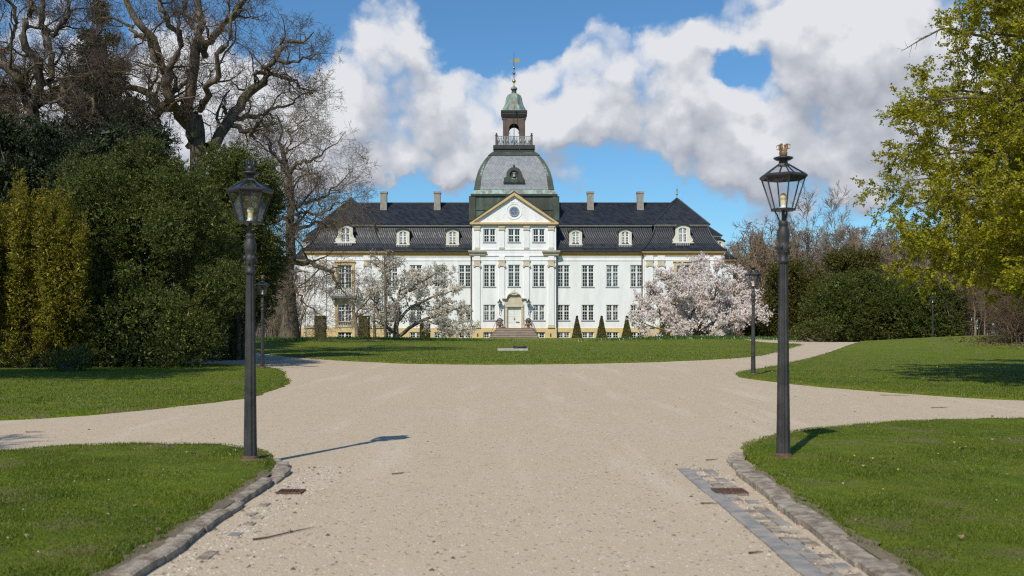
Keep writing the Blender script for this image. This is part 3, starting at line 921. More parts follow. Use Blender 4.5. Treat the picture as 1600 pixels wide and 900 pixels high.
# door, portal, steps
dr = MB()
dr.box(-.92, -.012, YF + .14, YF + .22, PL + .02, 4.43); dr.box(.012, .92, YF + .14, YF + .22, PL + .02, 4.43)
for s in (-1, 1):
    for z0, z1 in ((PL + .15, 2.35), (2.5, 3.35), (3.5, 4.25)):
        a, b = sorted([s * .14, s * .80])
        dr.box(a, b, YF + .115, YF + .14, z0, z0 + .05); dr.box(a, b, YF + .115, YF + .14, z1 - .05, z1)
        dr.box(a, a + .05, YF + .115, YF + .14, z0 + .05, z1 - .05); dr.box(b - .05, b, YF + .115, YF + .14, z0 + .05, z1 - .05)
        dr.box(a + .12, b - .12, YF + .125, YF + .14, z0 + .12, z1 - .12)
door = dr.build('door', M['doorpaint'], castle)
h = MB(); h.box(-.05, .05, YF + .05, YF + .14, 2.85, 3.15); h.sphere((.09, YF + .07, 2.95), .05, 8, 6); h.build('handle', M['gold'], door)
h = MB(); h.box(.25, .75, YF + .095, YF + .115, 2.42, 2.55); h.build('letter_slot', M['rust'], door)
pt = MB()
for s in (-1, 1):
    a, b = sorted([s * .93, s * 1.38]); pt.box(a, b, YF - .16, YF + .2, PL + .02, 4.46)
    a, b = sorted([s * .93, s * 1.08]); pt.box(a, b, YF - .20, YF - .162, PL + .02, 4.46)
pt.box(-1.38, 1.38, YF - .16, YF + .2, 4.463, 4.86); pt.box(-1.3, 1.3, YF - .24, YF, 4.55, 4.70)
pt.box(-1.28, 1.28, YF - .12, YF, 4.863, 5.6)
# arched pediment
ang = [math.pi * k / 12 for k in range(13)]
pt.prism([(-1.28, 5.6), (1.28, 5.6)] + [(.98 * math.cos(a), 5.605 + .68 * math.sin(a)) for a in ang], YF - .118, YF)
portal = pt.build('portal', M['stone'], castle)
ap = MB()
path = [(-1.62, 5.62), (-1.0, 5.62)] + [(-.98 * math.cos(a), 5.72 + .66 * math.sin(a)) for a in [math.pi * k / 14 for k in range(2, 13)]] + [(1.0, 5.62), (1.62, 5.62)]
for (xa, za), (xb, zb) in zip(path[:-1], path[1:]):
    ap.prism([(xa, za), (xb, zb), (xb, zb + .16), (xa, za + .16)], YF - .48, YF)
    ap.prism([(xa, za - .14), (xb, zb - .14), (xb, zb), (xa, za)], YF - .30, YF)
ap.build('arched_moulding', M['stone'], portal)
cr = MB()
cr.box(-.42, .42, YF - .42, YF - .1, 6.15, 6.34)
for k in range(-2, 3): cr.sphere((k * .19, YF - .36, 6.52 - .025 * k * k), .12, 8, 6, (1, 1, 1.5))
cr.sphere((0, YF - .36, 6.78), .08, 8, 6); cr.box(-.018, .018, YF - .38, YF - .34, 6.84, 7.0)
for s in (-1, 1): cr.sphere((s * .40, YF - .38, 6.28), .13, 8, 6)
cr.build('crown_carving', M['stone'], portal)
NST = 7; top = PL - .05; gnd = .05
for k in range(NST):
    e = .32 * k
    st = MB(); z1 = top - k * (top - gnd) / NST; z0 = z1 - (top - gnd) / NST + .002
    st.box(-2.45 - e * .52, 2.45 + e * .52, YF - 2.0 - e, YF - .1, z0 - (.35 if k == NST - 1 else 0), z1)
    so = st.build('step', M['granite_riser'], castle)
    tr_ = MB(); w_ = 2.45 + e * .52; tr_.box(-w_ - .04, w_ + .04, YF - 2.0 - e - .05, YF - .1 - .001 * k, z1 + .001, z1 + .055); tr_.build('tread', M['granite'], so)
for s in (-1, 1):
    rail = MB()
    x = s * 2.36
    for yy in (YF - 1.9, YF - .3): rail.tube([(x, yy, PL), (x, yy, PL + 1.02)], .028, 6)
    rail.tube([(x, YF - 1.9, PL + 1.0), (x, YF - .25, PL + 1.0)], .024, 6)
    rail.tube([(x, YF - 1.9, PL + 1.0), (s * 1.35, YF - 1.9, PL + 1.0)], .024, 6)
    rail.tube([(s * 1.35, YF - 1.9, PL), (s * 1.35, YF - 1.9, PL + 1.02)], .024, 6)
    for k in range(1, 6): rail.tube([(x, YF - 1.9 + k * .27, PL), (x, YF - 1.9 + k * .27, PL + 1.0)], .012, 5)
    for k in range(1, 4): rail.tube([(s * (1.35 + k * .25), YF - 1.9, PL), (s * (1.35 + k * .25), YF - 1.9, PL + 1.0)], .012, 5)
    rail.tube([(x, YF - 1.9, PL + 1.0), (s * 3.1, YF - 3.6, .95)], .024, 6); rail.tube([(s * 3.1, YF - 3.6, .1), (s * 3.1, YF - 3.6, .97)], .024, 6)
    rail.build('railing', M['iron'], castle)
# lanterns on brackets beside the door
for s in (-1, 1):
    x = s * 1.95; ll = MB()
    ll.tube([(x, YF, 3.55), (x, YF - .25, 3.5), (x, YF - .55, 3.75), (x, YF - .62, 4.2), (x, YF - .62, 4.55)], .035, 6)
    ll.tube([(x, YF, 4.1), (x, YF - .3, 3.95), (x, YF - .6, 4.15)], .022, 6); ll.sphere((x, YF - .62, 4.5), .09, 8, 6)
    ll.lathe([(.10, 4.55), (.12, 4.6)], 6, (x, YF - .62), False)
    for k in range(6):
        a = math.pi * k / 3
        ll.tube([(x + .12 * math.cos(a), YF - .62 + .12 * math.sin(a), 4.6), (x + .26 * math.cos(a), YF - .62 + .26 * math.sin(a), 5.12)], .018, 4)
    ll.lathe([(.37, 5.12), (.36, 5.17), (.10, 5.36), (.09, 5.42), (.17, 5.45), (.05, 5.5), (.05, 5.62), (.0, 5.66)], 6, (x, YF - .62), False)
    lo_ = ll.build('wall_lantern', M['iron'], castle)
    gl = MB(); gl.lathe([(.112, 4.61), (.245, 5.11)], 6, (x, YF - .62), False); gl.build('pane', M['lampglass'], lo_)

# corner blocks
for s in (-1, 1):
    cx = s * PAVX
    x0, x1 = cx - PAVH, cx + PAVH
    mb = MB()
    pw = 1.9
    ops = [(cx - pw / 2, cx + pw / 2, 2.05, 4.95), (cx - pw / 2, cx + pw / 2, 6.95, 10.25)]
    wall_open(mb, x0, x1, PL, 12.2, YF, ops, .25)
    mb.add([(x0, YF, PL), (x0, 16, PL), (x0, 16, 12.2), (x0, YF, 12.2)], [(0, 1, 2, 3)])
    mb.add([(x1, YF, PL), (x1, 16, PL), (x1, 16, 12.2), (x1, YF, 12.2)], [(0, 1, 2, 3)])
    mb.build('wall', M['plaster'], castle)
    mb = MB(); wall_open(mb, x0 - .09, x1 + .09, GZ, PL, YF - .09, [(cx - pw / 2, cx + pw / 2, *ZB)])
    for x in (x0 - .09, x1 + .09): mb.add([(x, YF - .09, GZ), (x, 16, GZ), (x, 16, PL), (x, YF - .09, PL)], [(0, 1, 2, 3)])
    mb.add([(x0 - .09, YF - .09, PL), (x1 + .09, YF - .09, PL), (x1, YF + .01, PL + .03), (x0, YF + .01, PL + .03)], [(0, 1, 2, 3)])
    mb.build('plinth', M['plinth'], castle)
    window(cx, YF, ZB[0], pw, ZB[1] - ZB[0], 0, 0, 2, sill=False)
    window(cx, YF, 2.05, pw, 2.9, .3, 2, 4, sill=False)
    window(cx, YF, 6.95, pw, 3.3, .33, 2, 4, sill=False)
    sr = MB()
    for z0, z1 in ((1.75, 4.95), (6.55, 10.25)):
        for q in (-1, 1):
            a, b = sorted([q * pw / 2, q * (pw / 2 + .38)]); sr.box(cx + a, cx + b, YF - .12, YF, z0, z1)
        sr.box(cx - pw / 2 - .38, cx + pw / 2 + .38, YF - .12, YF, z1, z1 + .36)
        sr.box(cx - pw / 2 - .48, cx + pw / 2 + .48, YF - .26, YF, z1 + .363, z1 + .50)
    sr.build('stone_surround', M['surround'], castle)
    def balustrade(mb, xa, xb, y, z0, z1, n):
        mb.box(xa, xb, y - .11, y + .11, z0, z0 + .12); mb.box(xa, xb, y - .13, y + .13, z1 - .14, z1)
        for k in range(n):
            x = xa + (xb - xa) * (k + .5) / n; hh = z1 - z0 - .26
            mb.lathe([(.05, z0 + .12), (.085, z0 + .12 + hh * .3), (.04, z0 + .12 + hh * .75), (.065, z1 - .14)], 6, (x, y))
    if s < 0:
        bl = MB(); bl.box(cx - 1.95, cx + 1.95, YF - 1.1, YF, 5.95, 6.16); bl.box(cx - 1.8, cx + 1.8, YF - .95, YF, 5.75, 5.95)
        for q in (-1.4, 1.4): bl.prism([(cx + q - .14, 5.15), (cx + q + .14, 5.15), (cx + q + .14, 5.75), (cx + q - .14, 5.75)], YF - .65, YF)
        bc = bl.build('balcony', M['greystone'], castle)
        bb = MB(); balustrade(bb, cx - 1.85, cx + 1.85, YF - .98, 6.163, 7.12, 13)
        for q in (-1, 1):
            bb.box(cx + q * 1.85 - .14, cx + q * 1.85 + .14, YF - 1.12, YF - .84, 6.163, 7.16); bb.box(cx + q * 1.85 - .09, cx + q * 1.85 + .09, YF - .84, YF, 6.98, 7.12)
        bb.build('balustrade', M['greystone'], bc)
    b2 = MB(); balustrade(b2, cx - pw / 2, cx + pw / 2, YF - .05, 1.78, 2.62, 8); b2.build('balustrade', M['stone'], castle)
    for dx in (-4.58, -3.02, 3.02, 4.58):
        p = pilaster(cx + dx, YF, PL + .03, 0, .98, 10.0, 10.92, 1.02, 11.5)
    mb = MB(); mb.box(x0, x1, YF - .06, YF, 10.86, 10.93); mb.build('string_course', M['plaster'], castle)
    mb = MB()
    for (p, z0, z1) in ((.12, 11.5, 11.70), (.22, 11.70, 11.88), (.36, 11.88, 12.02), (.42, 12.02, 12.12)):
        mb.box(x0 - p, x1 + p, YF - p, 15.9, z0, z1)
    mb.build('cornice', M['cornice'], castle)

# rear range, seen past the corner blocks
RX = 33.4; RY0, RY1 = 16.0, 30.0
mb = MB(); ops = []
for s in (-1, 1): ops += [(s * 31.2 - .8, s * 31.2 + .8, *ZL), (s * 31.2 - .8, s * 31.2 + .8, *ZU)]
wall_open(mb, -RX, RX, PL, 12.2, RY0, ops)
for s in (-1, 1): mb.add([(s * RX, RY0, GZ), (s * RX, RY1, GZ), (s * RX, RY1, 12.2), (s * RX, RY0, 12.2)], [(0, 1, 2, 3)])
mb.add([(-RX, RY1, GZ), (RX, RY1, GZ), (RX, RY1, 12.2), (-RX, RY1, 12.2)], [(0, 1, 2, 3)])
mb.build('wall', M['plaster'], castle)
mb = MB(); wall_open(mb, -RX - .08, RX + .08, GZ, PL, RY0 - .09, [(s * 31.2 - .8, s * 31.2 + .8, *ZB) for s in (-1, 1)]); mb.build('plinth', M['plinth'], castle)
mb = MB()
for (p, z0, z1) in ((.12, 11.5, 11.70), (.22, 11.70, 11.88), (.36, 11.88, 12.02), (.42, 12.02, 12.12)):
    mb.box(-RX - p, RX + p, RY0 - p, RY1 + p, z0, z1)
mb.build('cornice', M['cornice'], castle)
for s in (-1, 1):
    window(s * 31.2, RY0, ZL[0], 1.6, ZL[1] - ZL[0], .40, 2, 3); window(s * 31.2, RY0, ZU[0], 1.6, ZU[1] - ZU[0], .33, 2, 4)
    window(s * 31.2, RY0 - .09, ZB[0], 1.6, ZB[1] - ZB[0], 0, 0, 2, sill=False)
ms = MB(); ms.prism([(-31.2 - .75, 1.72), (-31.2 + .6, 1.72), (-31.2 + .75, 2.45), (-31.2 - .5, 2.45)], RY0 - .5, RY0 - .2); ms.build('cellar_hatch', M['leadgrey'], castle)

# roofs
PROF = [(-.46, 12.125), (-.46, 12.22), (.10, 12.62), (.62, 13.25), (1.12, 14.1), (1.48, 14.9), (1.68, 15.62)]
def mansard(x0, x1, y0, y1, zr, parent, apex):
    """mansard with bell-cast lower slope and hipped top; apex = half distance to the ridge ends"""
    mb = MB(); vs = []; fs = []
    for ins, z in PROF: vs += [(x0 + ins, y0 + ins, z), (x1 - ins, y0 + ins, z), (x1 - ins, y1 - ins, z), (x0 + ins, y1 - ins, z)]
    for i in range(len(PROF) - 1):
        for k in range(4): fs.append((i * 4 + k, i * 4 + (k + 1) % 4, i * 4 + 4 + (k + 1) % 4, i * 4 + 4 + k))
    mb.add(vs, fs)
    ro = mb.build('mansard_roof', M['tiles'], parent)
    i2 = 1.50; z = 15.86
    b = MB(); b.box(x0 + 1.52, x1 - 1.52, y0 + 1.52, y1 - 1.52, 15.62, 15.74); b.box(x0 + 1.42, x1 - 1.42, y0 + 1.42, y1 - 1.42, 15.743, 15.84)
    b.build('roof_moulding', M['chimney'], ro)
    u = MB()
    a = [(x0 + i2 - .1, y0 + i2 - .1, z), (x1 - i2 + .1, y0 + i2 - .1, z), (x1 - i2 + .1, y1 - i2 + .1, z), (x0 + i2 - .1, y1 - i2 + .1, z)]
    if y1 - y0 > x1 - x0: r0, r1 = ((x0 + x1) / 2, y0 + apex, zr), ((x0 + x1) / 2, y1 - apex, zr); f = [(0, 1, 4), (1, 2, 5, 4), (2, 3, 5), (3, 0, 4, 5)]
    else: r0, r1 = (x0 + apex, (y0 + y1) / 2, zr), (x1 - apex, (y0 + y1) / 2, zr); f = [(0, 1, 5, 4), (1, 2, 5), (2, 3, 4, 5), (3, 0, 4)]
    u.add(a + [r0, r1], f)
    uo = u.build('upper_roof', M['tiles'], ro)
    hp = MB(); ends = [r0, r0, r1, r1] if y1 - y0 > x1 - x0 else [r0, r1, r1, r0]
    if y1 - y0 > x1 - x0: ends = [r0, r0, r1, r1]
    for c, e in zip(a, ends): hp.tube([c, tuple(Vector(e) + Vector((0, 0, .03)))], .13, 6)
    hp.tube([r0, r1], .14, 6)
    for cx_, cy_, sx_, sy_ in ((x0, y0, 1, 1), (x1, y0, -1, 1)):
        hp.tube([(cx_ + sx_ * i, cy_ + sy_ * i, zz + .03) for i, zz in PROF[1:]], .12, 6)
    hp.build('ridge_tiles', M['ridge'], ro)
    return ro, r0, r1

def finial(x, y, z, parent):
    f = MB(); f.lathe([(.16, z - .15), (.10, z + .15), (.05, z + .2), (.05, z + .45), (.16, z + .55), (.17, z + .66), (.05, z + .78), (.045, z + 1.1), (.13, z + 1.2), (.13, z + 1.28), (.03, z + 1.4), (.015, z + 1.9)], 8, (x, y))
    f.box(x - .32, x + .32, y - .02, y + .02, z + .88, z + .95)
    f.build('finial', M['copper_pale'], parent)

pav_roof = {}
for s in (-1, 1):
    cx = s * PAVX
    ro, r0, r1 = mansard(cx - PAVH, cx + PAVH, YF, 22, 19.95, castle, 5.3)
    finial(r0[0], r0[1], r0[2], ro); pav_roof[s] = ro
rr, q0, q1 = mansard(-RX, RX, RY0, RY1, 20.6, castle, 6.6)
finial(q0[0], q0[1], q0[2], rr); finial(q1[0], q1[1], q1[2], rr)
wing_roof = {}
for s in (-1, 1):
    a, b = sorted([s * 5.3, s * 19.0])
    mb = MB()
    mb.extrude_x([(i, z) for i, z in PROF] + [(16, 15.62), (16, 12.13)], a, b)
    ro = mb.build('mansard_roof', M['tiles'], castle); wing_roof[s] = ro
    m2 = MB(); m2.box(a, b, 1.52, 12, 15.62, 15.74); m2.box(a, b, 1.42, 12, 15.743, 15.84); m2.build('roof_moulding', M['chimney'], ro)
    a2, b2 = sorted([s * 4.6, s * 22.5])
    m3 = MB(); m3.extrude_x([(1.38, 15.86), (6.2, 19.42), (11, 15.86)], a2, b2); m3.build('upper_roof', M['tiles'], ro)
    m4 = MB(); m4.tube([(a2, 6.2, 19.45), (b2, 6.2, 19.45)], .15, 6); m4.build('ridge_tiles', M['ridge'], ro)
    for px in ((683.5, 599.8) if s < 0 else (922.5, 1000.3)):
        x = (px - 803.3) * (CY + 5.2) / FPX
        c = MB(); c.box(x - .44, x + .44, 4.75, 5.65, 17.9, 20.65); c.box(x - .52, x + .52, 4.67, 5.73, 20.652, 20.95); c.box(x - .47, x + .47, 4.72, 5.68, 18.2, 18.9)
        c.build('chimney', M['chimney'], ro)
    gt = MB(); gt.tube([(a if s < 0 else RIS, -.50, 12.13), (b if s > 0 else -RIS, -.50, 12.13)], .09, 6); gt.build('gutter', M['copper_dark'], castle)

def dormer(x, y, z, w, h, parent, volute=False, fy=0.0):
    """arched dormer: stone front, window, curved lead roof; y is the front plane"""
    d = MB(); iw = w * .58; ih = h * .72
    zs = z + .14
    spring = zs + ih * .80; rise = ih * .20
    out = [(-w / 2, z + .12), (-iw / 2, z + .12)]
    nA = 10
    # front plate as two jambs and an arched head
    d.prism([(x - w / 2, zs), (x - iw / 2, zs), (x - iw / 2, spring), (x - w / 2, spring)], y, y + .18)
    d.prism([(x + iw / 2, zs), (x + w / 2, zs), (x + w / 2, spring), (x + iw / 2, spring)], y, y + .18)
    top = z + h - .22
    for k in range(nA):
        xa, xb = -1 + 2 * k / nA, -1 + 2 * (k + 1) / nA
        za, zb = spring + rise * math.sqrt(max(0, 1 - xa * xa)) * 1.0, spring + rise * math.sqrt(max(0, 1 - xb * xb))
        ta, tb = top - .30 * xa * xa * h / 2.4, top - .30 * xb * xb * h / 2.4
        d.add([(x + xa * iw / 2, y, za), (x + xb * iw / 2, y, zb), (x + xb * w / 2, y, tb), (x + xa * w / 2, y, ta)], [(0, 1, 2, 3)])
        d.add([(x + xa * iw / 2, y, za), (x + xb * iw / 2, y, zb), (x + xb * iw / 2, y + .18, zb), (x + xa * iw / 2, y + .18, za)], [(3, 2, 1, 0)])
    for q in (-1, 1):
        d.add([(x + q * iw / 2, y, spring), (x + q * w / 2, y, spring), (x + q * w / 2, y, top - .30 * h / 2.4)], [(0, 1, 2) if q > 0 else (0, 2, 1)])
    if volute:
        for q in (-1, 1):
            cxx = x + q * (w / 2 + .10)
            d.prism([(cxx + .30 * math.cos(2 * math.pi * k / 12), zs + .3 + .30 * math.sin(2 * math.pi * k / 12)) for k in range(12)], y + .02, y + .16)
            pts_ = [(x + q * w / 2, zs + .3), (x + q * (w / 2 + .25), zs + .5), (x + q * w / 2, zs + 1.1)]
            d.prism(pts_ if q > 0 else pts_[::-1], y + .03, y + .15)
    d.box(x - w / 2 - .06 - (.4 if volute else 0), x + w / 2 + .06 + (.4 if volute else 0), y - .12, y + .25, z, z + .14)
    o = d.build('dormer', M['dormer'], parent)
    r = MB(); n = 12
    pts = [(-1.14 + 2.28 * k / n) for k in range(n + 1)]
    zt = lambda q: top + .13 - .30 * q * q * h / 2.4
    for qa, qb in zip(pts[:-1], pts[1:]):
        r.prism([(x + qa * w / 2, zt(qa) - .10), (x + qb * w / 2, zt(qb) - .10), (x + qb * w / 2, zt(qb) + .05), (x + qa * w / 2, zt(qa) + .05)], y - .22, y + 2.0)
    r.build('dormer_roof', M['copper_dark'], o)
    ck = MB()
    for q in (-1, 1): ck.box(x + q * w / 2 - .05, x + q * w / 2 + .05, y + .18, y + 1.9, z + .1, top - .2)
    ck.build('cheek', M['copper_dark'], o)
    wi = link('window', window_mesh(iw, ih, .42, 2, 3), M['woodwhite'], o, (x, y + .09, zs))
    link('pane', pane_mesh(iw, ih), M['glass'], wi)
    ap = MB()
    n = 9
    for k in range(n): ap.add([(x - iw / 2 + .02, y + .19, zs - .05), (x + iw / 2 - .02, y + .19, zs - .05), (x + iw / 2 - .02, y + .19, top - .1), (x - iw / 2 + .02, y + .19, top - .1)], [(0, 1, 2, 3)]) if k == 0 else None
    for k in range(8): ap.prism([(x - w / 2 + w * k / 8, z - .34), (x - w / 2 + w * (k + .55) / 8, z - .34), (x - w / 2 + w * (k + .55) / 8, z - .005), (x - w / 2 + w * k / 8, z - .005)], y - .34, y - .16)
    ap.build('lead_apron', M['leadgrey'], o)
    return o
for s in (-1, 1):
    for x in (8.42, 15.2): dormer(s * x, .55, 13.02, 1.75, 2.42, wing_roof[s])
    dormer(s * 22.95, -.15, 13.22, 2.0, 2.75, pav_roof[s], True)
    dormer(s * 31.3, RY0 + .55, 13.02, 1.75, 2.42, rr)

# drainpipes
for x in (-5.86, 5.86, -17.5, 17.5):
    d = MB(); xo = x + (.12 if abs(x) > 10 else 0) * (1 if x < 0 else -1)
    d.tube([(xo, -.48, 12.1), (xo, -.42, 11.8), (xo, -.16, 11.3), (xo, -.16, .2)], .075, 8)
    d.lathe([(.09, 12.0), (.15, 12.16)], 8, (xo, -.48))
    for z in (2.2, 5.2, 8.2): d.box(xo - .10, xo + .10, -.2, .0, z, z + .06)
    d.build('drainpipe', M['pipe'], castle)

# tower
TY = 144.0 - CY
def hw(px): return px * 144.0 / (FPX + px)          # half width of the square plan from its silhouette
def tz(py, half): return EYE + (HZ - py) * (144.0 - half) / FPX
tw = empty('tower', (0, TY, 0)); tw.parent = castle
b = MB(); B0 = hw(65.5)
b.box(-B0, B0, -B0, B0, 12, 20.0)
for q in (-1, 1):
    b.box(q * B0 - .45, q * B0 + .45, -B0 - .12, -B0 + .5, 14, 19.98)
b.box(-B0 - .08, B0 + .08, -B0 - .08, B0 + .08, 18.05, 18.22)
b.build('tower_base', M['copper_green'], tw)
c = MB(); HB = hw(68)
c.box(-HB, HB, -HB, HB, 20.0, 20.28); c.build('tower_cornice', M['copper_dark'], tw)
c = MB(); c.frustum(0, 0, HB - .12, hw(62), 20.282, 20.95); c.build('skirt_flashing', M['copper_pale'], tw)
prof = [(62.5, 306), (61.4, 292), (59.4, 280), (56.2, 269), (51.6, 259), (46, 250.5), (39.8, 243.5), (33.5, 238)]
rings = [(hw(p), tz(y, hw(p))) for p, y in prof]
rings[0] = (rings[0][0], 20.952)
d = MB(); vs = []; fs = []
for hh, z in rings: vs += [(-hh, -hh, z), (hh, -hh, z), (hh, hh, z), (-hh, hh, z)]
for i in range(len(rings) - 1):
    for k in range(4): fs.append((i * 4 + k, i * 4 + (k + 1) % 4, i * 4 + 4 + (k + 1) % 4, i * 4 + 4 + k))
d.add(vs, fs); dome = d.build('dome', M['slate'], tw)
# copper hips: plates laid along each corner
NP = 26
zs_ = np.linspace(rings[0][1], rings[-1][1], NP + 1)
hs_ = np.interp(zs_, [r[1] for r in rings], [r[0] for r in rings])
hips = {(sx, sy): MB() for sx in (-1, 1) for sy in (-1, 1)}
for i in range(NP):
    z0, z1 = zs_[i], zs_[i + 1] + .02; ha, hb = hs_[i], hs_[i + 1]
    wd = .80 - .42 * i / NP
    for sx in (-1, 1):
        for sy in (-1, 1):
            o_ = .05 + .012 * (i % 2)
            hips[sx, sy].add([(sx * (ha + o_), sy * (ha + o_), z0), (sx * (ha - wd), sy * (ha + o_), z0), (sx * (hb - wd), sy * (hb + o_), z1), (sx * (hb + o_), sy * (hb + o_), z1),
                    (sx * (ha + o_), sy * (ha - wd), z0), (sx * (hb + o_), sy * (hb - wd), z1), (sx * (ha - wd), sy * (ha - .05), z0), (sx * (hb - wd), sy * (hb - .05), z1), (sx * (ha - .05), sy * (ha - wd), z0), (sx * (hb - .05), sy * (hb - wd), z1)],
                   [(0, 1, 2, 3), (0, 3, 5, 4), (1, 6, 7, 2), (4, 5, 9, 8)])
for q in hips.values(): q.build('copper_hip', M['copper_green'], dome)
pp = MB()
for i in range(9, 17):
    z0, z1 = zs_[i] + .05, zs_[i + 1] - .02; ha, hb = hs_[i], hs_[i + 1]; wd = .80 - .42 * i / NP
    for sx in (-1, 1):
        pp.add([(sx * (ha - wd * .55), -(ha + .085), z0), (sx * (ha - wd * .98), -(ha + .085), z0), (sx * (hb - wd * .98), -(hb + .085), z1), (sx * (hb - wd * .55), -(hb + .085), z1)], [(0, 1, 2, 3)])
pp.build('pale_copper_plates', M['copper_pale'], dome)
tb = MB()
ht, zt_ = rings[-1]; ha, za = rings[-2]
tb.frustum(0, 0, rings[-2][0] + .07, ht + .08, rings[-2][1] + .1, zt_ + .02)
tb.frustum(0, 0, ht + .05, hw(31.5), zt_ + .023, 26.25)
tb.build('top_flashing', M['copper_green'], dome)
zp = tz(235, 3.0)
tl = MB(); h0 = hw(32.6)
tl.box(-h0 + .15, h0 - .15, -h0 + .15, h0 - .15, 26.25, zp + .25); tl.box(-h0, h0, -h0, h0, zp + .25, tz(226.5, h0))
tl.build('platform', M['copper_dark'], tw)
zf = tz(226.5, h0)
# front and side lunettes
def lunette(rot):
    e = MB(); yb = -5.12; z = tz(286, 5.1); r = .95
    outer = [(1.48, z), (1.48, z + .35), (1.05, z + .6)] + [(1.08 * math.cos(a), z + 1.15 + 1.02 * math.sin(a)) for a in [math.pi * k / 12 for k in range(0, 13)]] + [(-1.05, z + .6), (-1.48, z + .35), (-1.48, z)]
    n = 20
    e.prism([(-1.5, z), (1.5, z), (1.5, z + .12), (-1.5, z + .12)], yb - .55, yb + 1.5)
    # ring around the opening
    for k in range(n):
        a0, a1 = 2 * math.pi * k / n, 2 * math.pi * (k + 1) / n
        e.prism([(.62 * math.cos(a0), z + 1.1 + .62 * math.sin(a0)), (1.08 * math.cos(a0), z + 1.1 + 1.08 * math.sin(a0)), (1.08 * math.cos(a1), z + 1.1 + 1.08 * math.sin(a1)), (.62 * math.cos(a1), z + 1.1 + .62 * math.sin(a1))], yb - .38, yb + 2.2)
    for q in (-1, 1):
        e.prism([(q * 1.02 + .40 * math.cos(2 * math.pi * k / 12), z + .46 + .36 * math.sin(2 * math.pi * k / 12)) for k in range(12)], yb - .45, yb + .6)
        a, b_ = sorted([q * .55, q * 1.42]); e.box(a, b_, yb - .34, yb + .8, z + .12, z + .42)
    for (ra, z0, z1, rb) in ((.14, z + 2.15, z + 2.3, .10), (.17, z + 2.3, z + 2.42, .17), (.09, z + 2.42, z + 2.66, .02)): e.lathe([(ra, z0), (rb, z1)], 8, (0, yb - .2))
    bk = MB(); disc_xz(bk, 0, z + 1.1, .64, yb - .12)
    bl = MB(); bl.lathe([(.25, z + .85), (.20, z + .95), (.10, z + 1.2), (.09, z + 1.32), (.02, z + 1.36)], 10, (0, yb - .16)); bl.box(-.3, .3, yb - .2, yb - .16, z + 1.4, z + 1.48)
    o = e.build('lunette', M['copper_green'], tw); o.rotation_euler = (0, 0, rot)
    if rot: o.location = (math.sin(rot) * -.42, 0, 0)
    bk.build('dark_opening', M['copper_dark'], o); bl.build('bell', M['leadgrey'], o)
for k in (0, 1, 3): lunette(k * math.pi / 2)
# balustrade round the platform
bs = MB(); hb_ = hw(27.5); z1 = tz(212.5, hb_)
for k in range(4):
    a = k * math.pi / 2; ca, sa = math.cos(a), math.sin(a)
    def tr(x, y): return (x * ca - y * sa, x * sa + y * ca)
    for zz, th in ((zf + .12, .03), (z1 - .05, .045), ((zf + z1) / 2 + .3, .018)):
        p, q = tr(-hb_, -hb_), tr(hb_, -hb_)
        bs.tube([(*p, zz), (*q, zz)], th, 5)
    for j in range(24):
        p = tr(-hb_ + 2 * hb_ * (j + .5) / 24, -hb_); wv_ = .055 if j % 2 else .035
        bs.box(p[0] - wv_, p[0] + wv_, p[1] - wv_ * .4, p[1] + wv_ * .4, zf + .12, z1 - .05)
    for j in range(8):
        p = tr(-hb_ + 2 * hb_ * (j + .5) / 8, -hb_); bs.sphere((p[0], p[1], (zf + z1) / 2), .16, 8, 6, (1, 1, 1.6))
bs.build('balustrade', M['leadgrey'], tw)
for sx in (-1, 1):
    for sy in (-1, 1):
        ps = MB(); x, y = sx * hb_, sy * hb_
        ps.box(x - .15, x + .15, y - .15, y + .15, zf, z1 + .05); ps.box(x - .19, x + .19, y - .19, y + .19, z1 + .052, z1 + .14); ps.lathe([(.06, z1 + .14), (.06, z1 + .2)], 8, (x, y)); ps.sphere((x, y, z1 + .32), .14, 10, 8)
        ps.build('corner_post', M['copper_brown'], tw)
# lantern: four piers with arches
LH = hw(16.3); LZ0 = zf; LZ1 = tz(183.5, LH)
ln = MB(); aw = LH * .50
zsp = LZ0 + (LZ1 - LZ0) * .62
ln_f = []
for k in range(4):
    a = k * math.pi / 2; ca, sa = math.cos(a), math.sin(a)
    m_ = MB()
    m_.box(-LH, -aw, -LH, -LH + .35, LZ0, LZ1); m_.box(aw, LH - .353, -LH, -LH + .35, LZ0, LZ1)
    for j in range(10):
        a0, a1 = math.pi * j / 10, math.pi * (j + 1) / 10
        p = [(aw * math.cos(a0), zsp + aw * math.sin(a0)), (aw * math.cos(a0), LZ1), (aw * math.cos(a1), LZ1), (aw * math.cos(a1), zsp + aw * math.sin(a1))]
        m_.prism(p, -LH + .003, -LH + .347)
        p = [(aw * .98 * math.cos(a0), zsp + aw * .98 * math.sin(a0)), (aw * 1.18 * math.cos(a0), zsp + aw * 1.18 * math.sin(a0)), (aw * 1.18 * math.cos(a1), zsp + aw * 1.18 * math.sin(a1)), (aw * .98 * math.cos(a1), zsp + aw * .98 * math.sin(a1))]
        m_.prism(p, -LH - .06, -LH)
    for q in (-1, 1):
        m_.box(q * (LH - .16) - .15, q * (LH - .16) + .15, -LH - .09, -LH, LZ0, LZ1 - .25); m_.box(q * (LH - .16) - .19, q * (LH - .16) + .19, -LH - .13, -LH, LZ1 - .25, LZ1 - .1)
        m_.box(q * aw - .09, q * aw + .09, -LH - .05, -LH + .36, zsp - .12, zsp)
    ln.add([(x * ca - y * sa, x * sa + y * ca, z) for x, y, z in m_.v], m_.f)
ln.build('lantern', M['copper_brown'], tw)
lc = MB(); e = hw(20.6)
